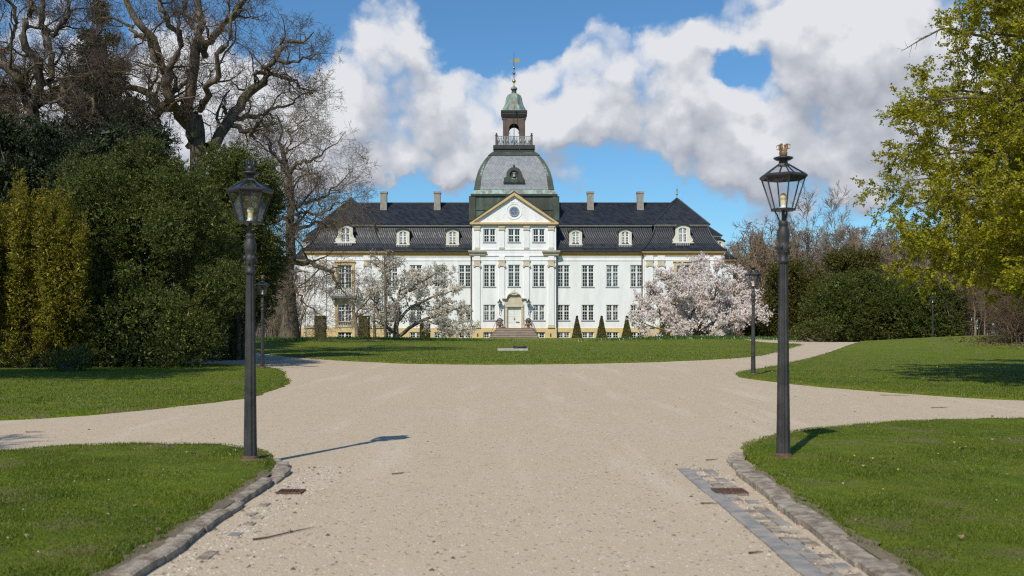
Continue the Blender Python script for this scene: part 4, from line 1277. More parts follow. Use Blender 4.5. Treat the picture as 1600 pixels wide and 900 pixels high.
lc.frustum(0, 0, LH + .1, e - .12, LZ1, LZ1 + .42); lc.box(-e + .1, e - .1, -e + .1, e - .1, LZ1 + .422, LZ1 + .75); lc.box(-e, e, -e, e, LZ1 + .752, LZ1 + .98)
lc.build('lantern_cornice', M['copper_dark'], tw)
zl = LZ1 + .98
bellp = [(20.5, 171.8), (17.3, 168), (15.2, 163.5), (13.8, 158), (12.8, 153), (11.2, 149), (8.6, 146.5), (5.2, 145)]
bd = MB(); rr_ = [(px * 144 / FPX, EYE + (HZ - py) * 143.4 / FPX) for px, py in bellp]
rr_[0] = (rr_[0][0], zl + .003)
bd.lathe([(r * 1.04, z) for r, z in rr_], 8, (0, 0), False, math.pi / 8); bd.build('bell_dome', M['copper_pale'], tw)
nk = MB(); z0 = rr_[-1][1]; zz = lambda py: EYE + (HZ - py) * 143.4 / FPX
nk.lathe([(.42, z0 - .02), (.36, z0 + .1), (.34, zz(139.5)), (.46, zz(138.5))], 8); nk.build('neck', M['copper_brown'], tw)
nk = MB(); nk.lathe([(.46, zz(138.4)), (.50, zz(137)), (.38, zz(135)), (.12, zz(133)), (.06, zz(132))], 8); nk.build('neck_cap', M['copper_pale'], tw)
sp = MB(); sp.tube([(0, 0, zz(133)), (0, 0, zz(92)), (0, 0, zz(80))], [.055, .04, .015], 6)
for a in range(8):
    t = a * math.pi / 4; sp.tube([(0, 0, zz(113.5)), (.34 * math.cos(t), 0, zz(113.5) + .34 * math.sin(t))], [.045, .02], 4)
spire = sp.build('spire', M['iron'], tw)
for py, r in ((125, .27), (104, .17)):
    q = MB(); q.sphere((0, 0, zz(py)), r, 14, 10); q.build('ball', M['gold'], spire)
fl = MB()
zf_ = zz(92.5)
fl.prism([(.04, zf_ - .30), (.38, zf_ - .34), (.34, zf_ - .2), (.62, zf_ - .30), (.86, zf_ - .22), (.66, zf_ - .02), (.88, zf_ + .2), (.62, zf_ + .22), (.45, zf_ + .36), (.36, zf_ + .2), (.04, zf_ + .30)], -.015, .015)
fl.tube([(0, 0, zf_ - .1), (-.55, 0, zf_ - .12)], .025, 5); fl.prism([(-.75, zf_ - .12), (-.5, zf_ - .22), (-.5, zf_ - .02)], -.015, .015)
fl.build('weather_vane', M['gold'], spire)
fp = MB(); fp.tube([(0, -h0 + .35, zf), (0, -h0 + .35, tz(166, h0))], [.05, .035], 6); pl_ = fp.build('flagpole', M['iron'], tw)
q = MB(); q.sphere((0, -h0 + .35, tz(165, h0) + .08), .13, 10, 8); q.build('ball', M['gold'], pl_)
cb = MB(); cb.tube([(.05, -h0 + .3, zf + .5), (.5, -h0 - .05, zf - .2), (1.15, -h0 - .5, zf - 1.3), (1.6, -h0 - .75, zf - 2.3)], .035, 4); cb.build('cable', M['iron'], tw)

# ---------------------------------------------------------------- street lamps
def fluted(prof, n=12, k=3, amp=.07):
    """column with shallow flutes"""
    mb = MB(); m = n * 4; vs = []; fs = []
    for r, z in prof:
        for j in range(m):
            a = 2 * math.pi * j / m
            rr = r * (1 - amp * (.5 - .5 * math.cos(n * a)))
            vs.append((rr * math.cos(a), rr * math.sin(a), z))
    for i in range(len(prof) - 1):
        for j in range(m): fs.append((i * m + j, i * m + (j + 1) % m, (i + 1) * m + (j + 1) % m, (i + 1) * m + j))
    mb.add(vs, fs, True)
    return mb

def lamp(label, loc, rz, scale=1.0, gilt=True, tilt=0.0):
    t = empty('street_lamp', loc, rz); t.scale = (scale,) * 3; t.rotation_euler.x = tilt
    tag(t, label, 'street lamp', 'lantern posts along the drive')
    if 'parts' in LAMP:
        for nm, me, sub in LAMP['parts']:
            o = link(nm, me, None, t)
            if nm == 'crown' and not gilt:
                o.data = LAMP['dull']
            for n2, m2 in sub: link(n2, m2, None, o)
        return t
    P = []
    def part(nm, mb, m, sub=()):
        me = mb.mesh(nm); me.materials.append(m)
        ss = []
        for n2, mb2, m2 in sub:
            me2 = mb2.mesh(n2); me2.materials.append(m2); ss.append((n2, me2))
        P.append((nm, me, ss))
    b = MB(); b.lathe([(.16, -.06), (.155, .015), (.125, .035), (.118, .075), (.095, .10)], 8, rot=.3); part('base_flange', b, M['rust'])
    part('pole', fluted([(.098, .05), (.090, .12), (.084, .5), (.074, 1.3), (.062, 2.3), (.057, 2.58)], 8, amp=.26), M['pole'])
    c = MB(); c.lathe([(.058, 2.57), (.071, 2.585), (.071, 2.615), (.06, 2.625), (.060, 2.70), (.078, 2.74), (.082, 2.78), (.066, 2.82), (.060, 2.84), (.074, 2.88), (.082, 2.94), (.078, 3.0), (.058, 3.04), (.054, 3.06), (.062, 3.075), (.062, 3.115), (.05, 3.125)], 14)
    for k in range(4):
        a = k * math.pi / 2 + .5
        c.sphere((.082 * math.cos(a), .082 * math.sin(a), 2.79), .026, 8, 6, (1, 1, 1.3)); c.sphere((.076 * math.cos(a + .7), .076 * math.sin(a + .7), 2.72), .018, 8, 6)
    part('collar', c, M['pole'])
    f = MB(); rb, rt, re = .150, .285, .315; z0, z1 = 3.275, 3.70
    f.tube([(0, 0, 3.11), (0, 0, 3.27)], .022, 6)
    for k in range(3):
        a = k * 2 * math.pi / 3 + .4
        f.tube([(.045 * math.cos(a), .045 * math.sin(a), 3.12), (.075 * math.cos(a), .075 * math.sin(a), 3.2), (rb * .8 * math.cos(a), rb * .8 * math.sin(a), z0)], .010, 5)
    f.lathe([(rb + .012, z0 - .015), (rb + .016, z0 + .012), (rb - .03, z0 + .014)], 6, smooth=False)
    f.lathe([(rt + .004, z1 - .03), (re, z1 - .005), (re + .003, z1 + .008), (re - .02, z1 + .032), (rt - .03, z1 + .030), (rt - .035, z1 - .028), (rt, z1 - .03)], 6, smooth=False)
    rr0, rr1, zr = re - .03, .075, 3.86
    f.lathe([(rr1 + .012, zr - .012), (rr1 + .004, zr + .012), (rr1 - .03, zr + .014)], 6, smooth=False)
    for k in range(6):
        a = k * math.pi / 3
        f.tube([(rb * math.cos(a), rb * math.sin(a), z0), (rt * math.cos(a), rt * math.sin(a), z1 - .02)], .0125, 4, False)
        f.tube([(rr0 * math.cos(a), rr0 * math.sin(a), z1 + .025), (rr1 * math.cos(a), rr1 * math.sin(a), zr)], .011, 4, False)
    sub = []
    for k in range(6):
        a, a2 = k * math.pi / 3, (k + 1) * math.pi / 3
        g1 = MB(); q = .985
        pts = [(rb * q * math.cos(a), rb * q * math.sin(a), z0 + .012), (rb * q * math.cos(a2), rb * q * math.sin(a2), z0 + .012), (rt * q * math.cos(a2), rt * q * math.sin(a2), z1 - .032), (rt * q * math.cos(a), rt * q * math.sin(a), z1 - .032)]
        g1.add(pts, [(0, 1, 2, 3)])
        sub.append(('pane', g1, M['lampglass']))
        g2 = MB(); g2.add([(rr0 * .99 * math.cos(a), rr0 * .99 * math.sin(a), z1 + .025), (rr0 * .99 * math.cos(a2), rr0 * .99 * math.sin(a2), z1 + .025), (rr1 * math.cos(a2), rr1 * math.sin(a2), zr - .002), (rr1 * math.cos(a), rr1 * math.sin(a), zr - .002)], [(0, 1, 2, 3)])
        sub.append(('roof_pane', g2, M['lampglass']))
    part('lantern_frame', f, M['iron'], sub)
    c = MB(); c.lathe([(.062, 3.86), (.055, 3.915), (.10, 3.925), (.128, 3.945), (.124, 3.957), (.06, 3.975), (.045, 3.985)], 16); part('cap', c, M['iron'])
    c = MB(); c.lathe([(.045, 3.985), (.055, 4.01), (.05, 4.035), (.03, 4.05)], 10)
    for k in range(4):
        a = k * math.pi / 2 + .35; ca, sa = math.cos(a), math.sin(a)
        c.tube([(.035 * ca, .035 * sa, 4.04), (.05 * ca, .05 * sa, 4.085), (.052 * ca, .052 * sa, 4.115)], [.014, .018, .010], 6)
        c.sphere((.052 * ca, .052 * sa, 4.12), .017, 8, 6)
        ring = [(ca * (.072 + .028 * math.cos(u)), sa * (.072 + .028 * math.cos(u)), 4.095 + .03 * math.sin(u)) for u in [2 * math.pi * j / 10 for j in range(10)]]
        c.tube(ring, .005, 4)
    part('crown', c, M['lampgold'])
    dull = P[-1][1].copy(); dull.materials.clear(); dull.materials.append(M['iron']); LAMP['dull'] = dull
    c = MB(); c.sphere((0, 0, 3.44), .045, 12, 8, (1, 1, 1.2)); c.lathe([(.036, 3.34), (.034, 3.41)], 10)
    s_ = MB(); s_.lathe([(.05, 3.285), (.05, 3.31), (.035, 3.318), (.036, 3.345)], 12)
    part('bulb', c, M['bulb'], [('bulb_holder', s_, M['porcelain'])])
    LAMP['parts'] = P
    t2 = t
    for nm, me, sub in P:
        o = link(nm, me, None, t2)
        if nm == 'crown' and not gilt: o.data = LAMP['dull']
        for n2, m2 in sub: link(n2, m2, None, o)
    return t
LAMP = {}
def lamp_at(label, px, py, d, H_, rz, gilt=True, tilt=0):
    x = (px - 800) * d / FPX
    lamp(label, (x, d, h1(x, d) + .03), rz, H_ / 4.12, gilt, tilt)
lamp_at('nearest dark grey lantern post with gilded crown, right of the drive', 1224, 718, 12.2, 3.865, .52)
lamp_at('nearest dark grey lantern post with dull crown, left of the drive', 391, 722, 12.0, 3.64, .28, False)
lamp_at('smaller far lantern post on the left lawn tip, gold knob on top', 410, 577, 40, 3.75, .1)
lamp_at('lantern post on the pointed tip of the right lawn before the pink magnolia', 1177, 588, 34.2, 3.86, .8)
lamp_at('most distant lantern post, standing against the dark yew hedge', 1457.5, 527, 83, 3.9, .4)

# soil patches round the two near lamps
for (x, y, r) in ((3.325, 12.17, .17), (-3.154, 11.97, .24)):
    mb = MB(); n = 22
    vs = []
    for k in range(n):
        a = 2 * math.pi * k / n; q = r * random.uniform(.75, 1.2)
        vs.append((x + q * math.cos(a), y + q * .9 * math.sin(a), h1(x, y) + .060))
    mb.add(vs + [(x, y, h1(x, y) + .095)], [(k, (k + 1) % n, n) for k in range(n)], True)
    tag(mb.build('soil', M['soil']), 'bare brown soil around a lamp foot', kind='structure')

# ---------------------------------------------------------------- kerbs, slab gutters and grates
def stone_block(path, i0, i1, w, h0, h1_, jit):
    """one kerb stone following the path between two parameters"""
    pts = [path(i0 + (i1 - i0) * k / 3) for k in range(4)]
    vs = []; fs = []
    r0 = random.uniform(-jit, jit); r1 = random.uniform(-jit, jit) * .6
    for k, (p, nrm) in enumerate(pts):
        e = random.uniform(-jit, jit) * .5
        for off, z in ((r0 + e, h0), (r0 + e + .005, h1_ * .8 + r1), (r0 + .03 + e, h1_ + r1), (w * .98, h1_ + r1 + e * .5), (w, h0)):
            x, y = p[0] + nrm[0] * off, p[1] + nrm[1] * off
            vs.append((x, y, h1(x, y) + z))
    for k in range(3):
        for j in range(4): fs.append((k * 5 + j, k * 5 + j + 1, (k + 1) * 5 + j + 1, (k + 1) * 5 + j))
    fs += [(4, 3, 2, 1, 0), (15, 16, 17, 18, 19)]
    return vs, fs

def polyline(pts):
    P = np.array(pts, float); seg = np.linalg.norm(np.diff(P, axis=0), axis=1); cum = np.concatenate([[0], np.cumsum(seg)])
    def f(s):
        x = np.interp(s, cum, P[:, 0]); y = np.interp(s, cum, P[:, 1])
        e = .15; dx = np.interp(s + e, cum, P[:, 0]) - np.interp(s - e, cum, P[:, 0]); dy = np.interp(s + e, cum, P[:, 1]) - np.interp(s - e, cum, P[:, 1])
        L = math.hypot(dx, dy) or 1
        return (x, y), (-dy / L, dx / L)
    return f, cum[-1]

def kerb(label, pts, flip, wd):
    f, L = polyline(pts)
    g = (lambda s: (f(s)[0], (-f(s)[1][0], -f(s)[1][1]))) if flip else f
    k = empty('kerb', (pts[0][0], pts[0][1], 0)); tag(k, label, 'kerb', 'granite kerbs at the lawn corners')
    s = 0.0
    while s < L - .1:
        e = min(L, s + random.uniform(.42, .78))
        mb = MB(); vs, fs = stone_block(g, s + .008, e - .008, wd, -.08, .058 + random.uniform(-.018, .014), .024)
        x0, y0 = pts[0]
        mb.add([(v[0] - x0, v[1] - y0, v[2]) for v in vs], fs)
        mb.build('kerb_stone', M['kerb'], k)
        s = e
kerb('worn granite kerb along the near left grass corner', [(-2.46, 4.6), (-2.46, 7.4), (-2.49, 9.0), (-2.50, 10.4), (-2.54, 11.3), (-2.64, 11.9), (-2.87, 12.35)], False, .14)
kerb('worn granite kerb along the near right grass corner', [(2.37, 4.6), (2.38, 7.4), (2.42, 9.2), (2.50, 10.8), (2.58, 11.7), (2.66, 12.35), (2.84, 12.85)], True, .215)

def gutter(label, xa, xb, y0, y1, slate_cover, seed):
    r = random.Random(seed)
    gr = empty('gutter', ((xa + xb) / 2, y0, 0)); tag(gr, label, kind='structure')
    s = 1 if xb > xa else -1
    y = y0
    ox, oy = (xa + xb) / 2, y0
    while y < y1:                                   # outer row: blue slate slabs
        l = r.uniform(.42, .62)
        if r.random() < slate_cover:
            mb = MB(); z = r.uniform(-.004, .004); x0 = xa + r.uniform(-.008, .008); x1 = xa + s * .15
            a, b = sorted([x0, x1]); mb.box(a - ox, b - ox, y + .006 - oy, y + l - .006 - oy, -.04, .014 + z)
            mb.build('slate_slab', M['slab'], gr)
        y += l
    y = y0
    while y < y1:                                   # inner rows: small granite setts
        l = r.uniform(.13, .18)
        w_ = (abs(xb - xa) - .17) / 2
        for k in range(2):
            if r.random() < slate_cover * .72:
                x0 = xa + s * (.165 + k * w_); x1 = x0 + s * (w_ - .014); a, b = sorted([x0, x1])
                mb = MB(); dy = r.uniform(-.02, .02); z = r.uniform(-.006, .007)
                mb.box(a - ox, b - ox, y + dy + .006 - oy, y + dy + l - .008 - oy, -.04, .009 + z)
                mb.build('paving_sett', M['slab'] if r.random() < .35 else M['kerb'], gr)
        y += l
    return gr
gutter('slab gutter beside the right kerb', 1.93, 2.35, 5.2, 11.5, .93, 3)
gutter('half buried slab gutter beside the left kerb', -2.0, -2.38, 5.2, 9.4, .16, 8)
for (x, y, rz, lab) in ((2.185, 10.0, .03, 'small rusty drain grate between the right kerb and the slabs'), (-2.22, 10.0, -.03, 'small rusty drain grate beside the left kerb')):
    g = empty('drain_grate', (x, y, h1(x, y) + .002), rz); tag(g, lab, 'drain grate')
    g.scale = (1, 1, 1) if x > 0 else (.78, .85, .8)
    f = MB(); f.box(-.16, .16, -.13, -.105, -.02, .024); f.box(-.16, .16, .105, .13, -.02, .024); f.box(-.16, -.135, -.105, .105, -.02, .024); f.box(.135, .16, -.105, .105, -.02, .024); f.box(-.135, .135, -.105, .105, -.02, .004)
    f.build('frame', M['rust'], g)
    for k in range(6):
        b = MB(); b.box(-.125 + k * .045, -.105 + k * .045, -.105, .105, .004, .021); b.build('bar', M['rust'], g)

# trodden earth between kerb and grass
for s in (-1, 1):
    ys = np.arange(5.2, 11.2, .11); mb = MB(); vs = []
    xi = np.interp(ys, [5, 9, 10.8, 11.6], [2.545, 2.56, 2.64, 2.71])
    for y, x0 in zip(ys, xi): vs += [(s * x0, y, h1(s * x0, y) + .052), (s * (x0 + .04 + random.uniform(.03, .12)), y + random.uniform(-.05, .05), h1(s * x0, y) + .078)]
    mb.add(vs, [(2 * k, 2 * k + 2, 2 * k + 3, 2 * k + 1) if s < 0 else (2 * k, 2 * k + 1, 2 * k + 3, 2 * k + 2) for k in range(len(ys) - 1)], True)
    tag(mb.build('soil', M['earth']), 'strip of bare earth between a kerb and the grass', kind='structure')
# loose stones, dead leaves and twigs on the gravel
def chips(P, size, m, name, label):
    n = len(P); z = H(P[:, 0], P[:, 1])
    a = rng.uniform(0, 6.28, n)
    s = size * rng.uniform(.4, 1.3, n)
    base = np.stack([P[:, 0], P[:, 1], z], 1)
    V = np.zeros((n, 5, 3))
    for k in range(4):
        q = a + k * np.pi / 2 + rng.uniform(-.3, .3, n)
        V[:, k, 0] = base[:, 0] + np.cos(q) * s; V[:, k, 1] = base[:, 1] + np.sin(q) * s * .8; V[:, k, 2] = base[:, 2] - .002
    V[:, 4] = base; V[:, 4, 2] += s * .6
    i = np.arange(n)[:, None] * 5
    F = np.concatenate([i + np.array([[0, 1, 4]]), i + np.array([[1, 2, 4]]), i + np.array([[2, 3, 4]]), i + np.array([[3, 0, 4]])])
    o = link(name, np_mesh(name, V.reshape(-1, 3), F), m); tag(o, label, kind='stuff'); return o
def drive_pts(n, y0, y1, xr):
    y = y0 * (y1 / y0) ** rng.uniform(0, 1, n) ; x = rng.uniform(-1, 1, n) * np.minimum(xr, .53 * y)
    return np.stack([x, y], 1)
Pp = drive_pts(9000, 5.8, 40, 12)
chips(Pp[np.abs(Pp[:, 0]) < 1.9 + 6 * (Pp[:, 1] > 18)], .011, M['pebble'], 'gravel_stones', 'loose pale stones scattered on the gravel drive')
Pe = np.concatenate([np.stack([rng.normal(2.16, .13, 1700), 5.6 + 6.2 * rng.uniform(0, 1, 1700)], 1), np.stack([rng.normal(-2.2, .16, 1900), 5.6 + 6.2 * rng.uniform(0, 1, 1900)], 1)])
chips(Pe, .013, M['pebble'], 'gravel_stones', 'loose stones gathered in the gutters by the kerbs')
Pl = np.concatenate([drive_pts(230, 6, 60, 14), np.stack([rng.normal(2.2, .14, 60), rng.uniform(5.6, 12, 60)], 1), np.stack([rng.normal(-2.2, .17, 80), rng.uniform(5.6, 12, 80)], 1)])
chips(Pl, .024, M['litter'], 'dead_leaves', 'dry leaf scraps lying on the gravel')
def twig(x, y, L, a, label):
    mb = MB(); pts = []
    px_, py_ = 0, 0
    for k in range(6):
        pts.append((px_, py_, .012)); a += random.uniform(-.35, .35); px_ += L / 5 * math.cos(a); py_ += L / 5 * math.sin(a)
    mb.tube(pts, [.008, .007, .006, .006, .004, .002], 5)
    b = pts[3]; mb.tube([b, (b[0] + L * .16 * math.cos(a + .8), b[1] + L * .16 * math.sin(a + .8), .014)], [.006, .002], 4)
    tag(mb.build('fallen_twig', M['oaktwig'], None, (x, y, h1(x, y))), label, 'twig', 'twigs fallen on the drive')
for px, py, L, a, lab in ((395, 845, .62, .5, 'longest fallen twig, lying beside the left kerb'), (1170, 866, .12, .1, 'short dark twig near the right slab gutter at the bottom'), (1095, 788, .16, 0, 'thin twig on gravel left of the right drain grate'), (1103, 720, .17, .1, 'small twig just beyond the start of the right slabs'),
                      (1376, 618, .7, 0, 'dark twig at the edge of the right lawn'), (612, 742, .2, .9, 'little twig lying on gravel under the lamp shadow'), (40, 676, .3, .1, 'dry twig on the side path at the far left'), (1455, 638, .5, .1, 'flat twig on the side path at right')):
    x, y = gpt(px, py); twig(x, y, L, a, lab)

# ---------------------------------------------------------------- memorial stone on the lawn
x, y = gpt(801, 549)
ms = empty('memorial_slab', (x, y, h1(x, y))); tag(ms, 'low pale stone slab with a dark bronze wreath, lying in the palace lawn', 'memorial')
mb = MB(); mb.frustum(0, 0, 1.0, .98, -.1, .2); mb.v = [(v[0] * 1.04, v[1] * .5, v[2]) for v in mb.v]; mb.build('stone_slab', M['greystone'], ms)
wr = MB()
for k in range(26):
    a = 2 * math.pi * k / 26
    wr.sphere((.48 + .38 * math.cos(a), -.05 + .25 * math.sin(a), .27 + .03 * math.sin(3 * a)), .075, 6, 5, (1.3, 1, .9))
for k in range(6): wr.tube([(.48 - .42 + .17 * k, -.1, .25), (.44 - .42 + .17 * k + .05, .1, .36)], [.035, .015], 5)
wr.build('wreath', M['iron'], ms)

# ---------------------------------------------------------------- planters on the landing and clipped trees
def leafball(name, fn, n, size, m, parent=None, loc=None):
    P, N = fn(n)
    t = rng.normal(0, 1, (n, 3)); t = t - (t * N).sum(1)[:, None] * N * .4; t /= np.linalg.norm(t, axis=1)[:, None]
    b = np.cross(t, rng.normal(0, 1, (n, 3))); b /= np.linalg.norm(b, axis=1)[:, None] + 1e-9
    s = (size * rng.uniform(.6, 1.4, n))[:, None]
    V = np.stack([P - t * s, P + b * s * .45, P + t * s, P - b * s * .45], 1).reshape(-1, 3)
    return link(name, np_mesh(name, V, np.arange(4 * n).reshape(-1, 4)), m, parent, loc)

m_terra = noisy('terracotta', (.36, .18, .12), (.27, .14, .10), 5, .8)
for s in (-1, 1):
    lx, ly = .29 + s * 1.9, CY + YF - 1.45
    p = empty('planter', (lx, ly, PL + .02)); tag(p, ('left' if s < 0 else 'right') + ' terracotta urn holding a clipped box ball, ' + ('left' if s < 0 else 'right') + ' of the palace door', 'planter', 'urns beside the palace door')
    mb = MB(); mb.lathe([(.22, 0), (.24, .06), (.12, .12), (.14, .2), (.36, .42), (.42, .52), (.40, .60), (.34, .60)], 14)
    for k in range(6):
        a = k * math.pi / 3; mb.sphere((.38 * math.cos(a), .38 * math.sin(a), .40), .11, 8, 6)
    mb.build('urn', m_terra, p)
    def ball(n, r=.40, z=.92):
        N = rng.normal(0, 1, (n, 3)); N /= np.linalg.norm(N, axis=1)[:, None]
        return N * (r * rng.uniform(.8, 1.03, n))[:, None] + np.array([0, 0, z]), N
    leafball('box_ball', ball, 900, .05, M['topiary'], p)
    mb = MB(); mb.tube([(0, 0, .5), (0, 0, .9)], .04, 6); mb.build('stem', M['oaktwig'], p)

def topiary(kind, px, d, zt, wbot, wtop, label, group):
    x = (px - 800) * d / FPX; g = h1(x, d); Ht = zt - g
    t = empty('clipped_yew', (x, d, g)); tag(t, label, 'topiary', group)
    def f(n):
        u = rng.uniform(0, 1, n); k = rng.integers(0, 5, n)
        w = wbot + (wtop - wbot) * u
        a = rng.uniform(-1, 1, n)
        X = np.where(k == 0, a, np.where(k == 1, a, np.where(k == 2, 1, np.where(k == 3, -1, a)))) ; Y_ = np.where(k == 0, -1, np.where(k == 1, 1, np.where(k == 2, a, np.where(k == 3, a, rng.uniform(-1, 1, n)))))
        u = np.where(k == 4, 1.0, u); w = np.where(k == 4, wtop, w)
        N = np.stack([np.where(k == 2, 1., np.where(k == 3, -1., 0)), np.where(k == 0, -1., np.where(k == 1, 1., 0)), np.where(k == 4, 1., .1)], 1)
        P = np.stack([X * w, Y_ * w, u * Ht], 1) + rng.normal(0, .03, (n, 3))
        return P, N
    leafball('foliage', f, 3800, .075, M['topiary'], t)
    c = MB(); c.frustum(0, 0, wbot * .93, max(wtop * .9, .01), 0, Ht * .985); c.build('inner_growth', M['topiary'], t)
GB = 'clipped yew blocks along the palace front'
dT = CY - 4.6
def zpix(py): return EYE + (HZ - py) * dT / FPX
topiary('box', 500.5, dT, zpix(494), .66, .64, 'square clipped yew block standing left of the balcony', GB)
topiary('box', 569, dT, zpix(494), .66, .64, 'square clipped yew block beside the left magnolia trunk', GB)
topiary('box', 664, dT, zpix(505), .62, .60, 'square clipped yew block half hidden behind the white magnolia', GB)
GC = 'pointed clipped yews right of the door'
topiary('cone', 901.5, dT, zpix(494.5), .66, .05, 'pointed clipped yew nearest the palace door', GC)
topiary('cone', 940, dT, zpix(494.5), .66, .05, 'pointed clipped yew, middle one of the row of three', GC)
topiary('cone', 979.5, dT, zpix(494.5), .66, .05, 'pointed clipped yew next to the pink magnolia', GC)
topiary('box', 1039, dT, zpix(494), .62, .55, 'clipped yew block half hidden behind the pink magnolia', GB)

# ---------------------------------------------------------------- a walker far off on the right
def person(x, y, label):
    g = h1(x, y)
    p = empty('person', (x, y, g), math.pi); tag(p, label, 'person')
    def skin(name, joints, edges, m, sub=2):
        me = bpy.data.meshes.new(name); me.from_pydata([j[0] for j in joints], edges, []); me.update()
        o = link(name, me, m, p)
        md = o.modifiers.new('skin', 'SKIN'); md.use_smooth_shade = True
        for i, j in enumerate(joints): me.skin_vertices[0].data[i].radius = j[1] if isinstance(j[1], tuple) else (j[1], j[1])
        me.skin_vertices[0].data[0].use_root = True
        o.modifiers.new('sub', 'SUBSURF').levels = sub; o.modifiers['sub'].render_levels = sub
        return o
    J = [((0, 0, .95), (.15, .11)), ((0, .02, 1.15), (.15, .11)), ((0, .03, 1.38), (.17, .11)), ((0, 0, 1.50), .06), ((0, -.02, 1.57), .055),
         ((.09, 0, .90), .095), ((.10, -.14, .50), .065), ((.10, -.08, .10), .045), ((.10, -.20, .05), .04),
         ((-.09, 0, .90), .095), ((-.10, .10, .50), .065), ((-.10, .26, .14), .045), ((-.10, .16, .05), .04),
         ((.20, .02, 1.42), .065), ((.30, .06, 1.16), .05), ((.29, -.10, .95), .04), ((.28, -.18, .88), .03),
         ((-.20, .02, 1.42), .065), ((-.30, .08, 1.16), .05), ((-.29, .0, .92), .04), ((-.28, -.06, .84), .03)]
    E = [(0, 1), (1, 2), (2, 3), (3, 4), (0, 5), (5, 6), (6, 7), (7, 8), (0, 9), (9, 10), (10, 11), (11, 12), (2, 13), (13, 14), (14, 15), (15, 16), (2, 17), (17, 18), (18, 19), (19, 20)]
    m_cl = noisy('dark_clothes', (.018, .02, .028), (.03, .032, .042), 6, .85)
    m_sk = noisy('skin', (.55, .33, .25), (.50, .29, .22), 9, .6)
    m_je = noisy('blue_grey_trousers', (.10, .12, .17), (.07, .085, .12), 8, .9)
    skin('body', J, E, m_cl)
    mb = MB(); mb.sphere((0, -.03, 1.67), .105, 16, 12, (.82, .95, 1.18)); mb.sphere((0, -.135, 1.655), .02, 8, 6, (1, 1, 1.5))
    for s in (-1, 1): mb.sphere((s * .087, -.01, 1.66), .025, 8, 6, (.5, 1, 1.4)); mb.sphere((s * .035, -.118, 1.685), .011, 6, 5)
    mb.box(-.025, .025, -.127, -.11, 1.605, 1.613)
    mb.build('head', m_sk, p)
    mb = MB(); mb.sphere((0, .02, 1.70), .108, 14, 10, (.84, .9, 1.0)); mb.build('hair', noisy('grey_hair', (.4, .38, .35), (.3, .28, .26), 20, .8), p)
    for s, zz, yy in ((1, .85, -.20), (-1, .81, -.07)):
        hm = MB(); hm.sphere((s * .28, yy, zz), .045, 10, 8, (.55, .9, 1.1))
        for k in range(4): hm.tube([(s * .28, yy - .03 + .02 * k, zz - .03), (s * .275, yy - .035 + .021 * k, zz - .075), (s * .265, yy - .03 + .02 * k, zz - .105 + .006 * abs(k - 1.5))], [.011, .010, .007], 6)
        hm.tube([(s * .265, yy - .04, zz), (s * .25, yy - .06, zz - .045)], [.012, .008], 6)
        hm.build('hand', m_sk, p)
    t_ = MB(); t_.lathe([(.175, .80), (.19, .95), (.165, 1.06)], 14); t_.v = [(a, b * .75, c) for a, b, c in t_.v]; t_.build('jacket_hem', m_je, p)
person((1552 - 800) * 92 / FPX, 92, 'distant grey-haired walker in dark clothes at the edge of the brown bushes')

# ---------------------------------------------------------------- growing trees
def nrm(a): return a / (np.linalg.norm(a, axis=-1, keepdims=True) + 1e-9)

def tubes(P, Rd, sides):
    """P (B,n,3), Rd (B,n) -> vertices and quads of B tapered tubes"""
    B, n, _ = P.shape
    T = np.empty_like(P)
    T[:, 1:-1] = P[:, 2:] - P[:, :-2]; T[:, 0] = P[:, 1] - P[:, 0]; T[:, -1] = P[:, -1] - P[:, -2]
    T = nrm(T)
    ref = np.where(np.abs(T[..., 2:3]) > .9, np.array([1., 0, 0]), np.array([0, 0, 1.]))
    A = nrm(np.cross(T, ref)); Bv = np.cross(T, A)
    a = np.arange(sides) * 2 * np.pi / sides
    V = P[:, :, None, :] + Rd[:, :, None, None] * (A[:, :, None, :] * np.cos(a)[None, None, :, None] + Bv[:, :, None, :] * np.sin(a)[None, None, :, None])
    idx = np.arange(B * n * sides).reshape(B, n, sides)
    i0 = idx[:, :-1]; i1 = idx[:, 1:]
    F = np.stack([i0, np.roll(i0, -1, 2), np.roll(i1, -1, 2), i1], -1).reshape(-1, 4)
    return V.reshape(-1, 3), F

class Wood:
    def __init__(s): s.V = []; s.F = []; s.n = 0
    def add(s, P, Rd, sides):
        V, F = tubes(P, Rd, sides); s.V.append(V); s.F.append(F + s.n); s.n += len(V)
    def mesh(s, name): return np_mesh(name, np.concatenate(s.V), np.concatenate(s.F), True)

def resample(pts, n, rough, r):
    """hand placed limb -> n smooth points with knobbly wander"""
    P = np.array(pts, float)
    seg = np.linalg.norm(np.diff(P[:, :3], axis=0), axis=1); c = np.concatenate([[0], np.cumsum(seg)]); c /= c[-1]
    t = np.linspace(0, 1, n)
    # Catmull-Rom
    out = np.empty((n, P.shape[1]))
    for k, tt in enumerate(t):
        i = min(np.searchsorted(c, tt, 'right') - 1, len(P) - 2); u = (tt - c[i]) / (c[i + 1] - c[i] + 1e-9)
        p0 = P[max(i - 1, 0)]; p1 = P[i]; p2 = P[i + 1]; p3 = P[min(i + 2, len(P) - 1)]
        out[k] = .5 * ((2 * p1) + (-p0 + p2) * u + (2 * p0 - 5 * p1 + 4 * p2 - p3) * u * u + (-p0 + 3 * p1 - 3 * p2 + p3) * u ** 3)
    w = np.cumsum(r.normal(0, rough, (n, 3)), 0); w -= np.linspace(0, 1, n)[:, None] * w[-1]
    out[:, :3] += w
    out[:, 3] = np.maximum(out[:, 3], .004)
    return out[:, :3], out[:, 3]

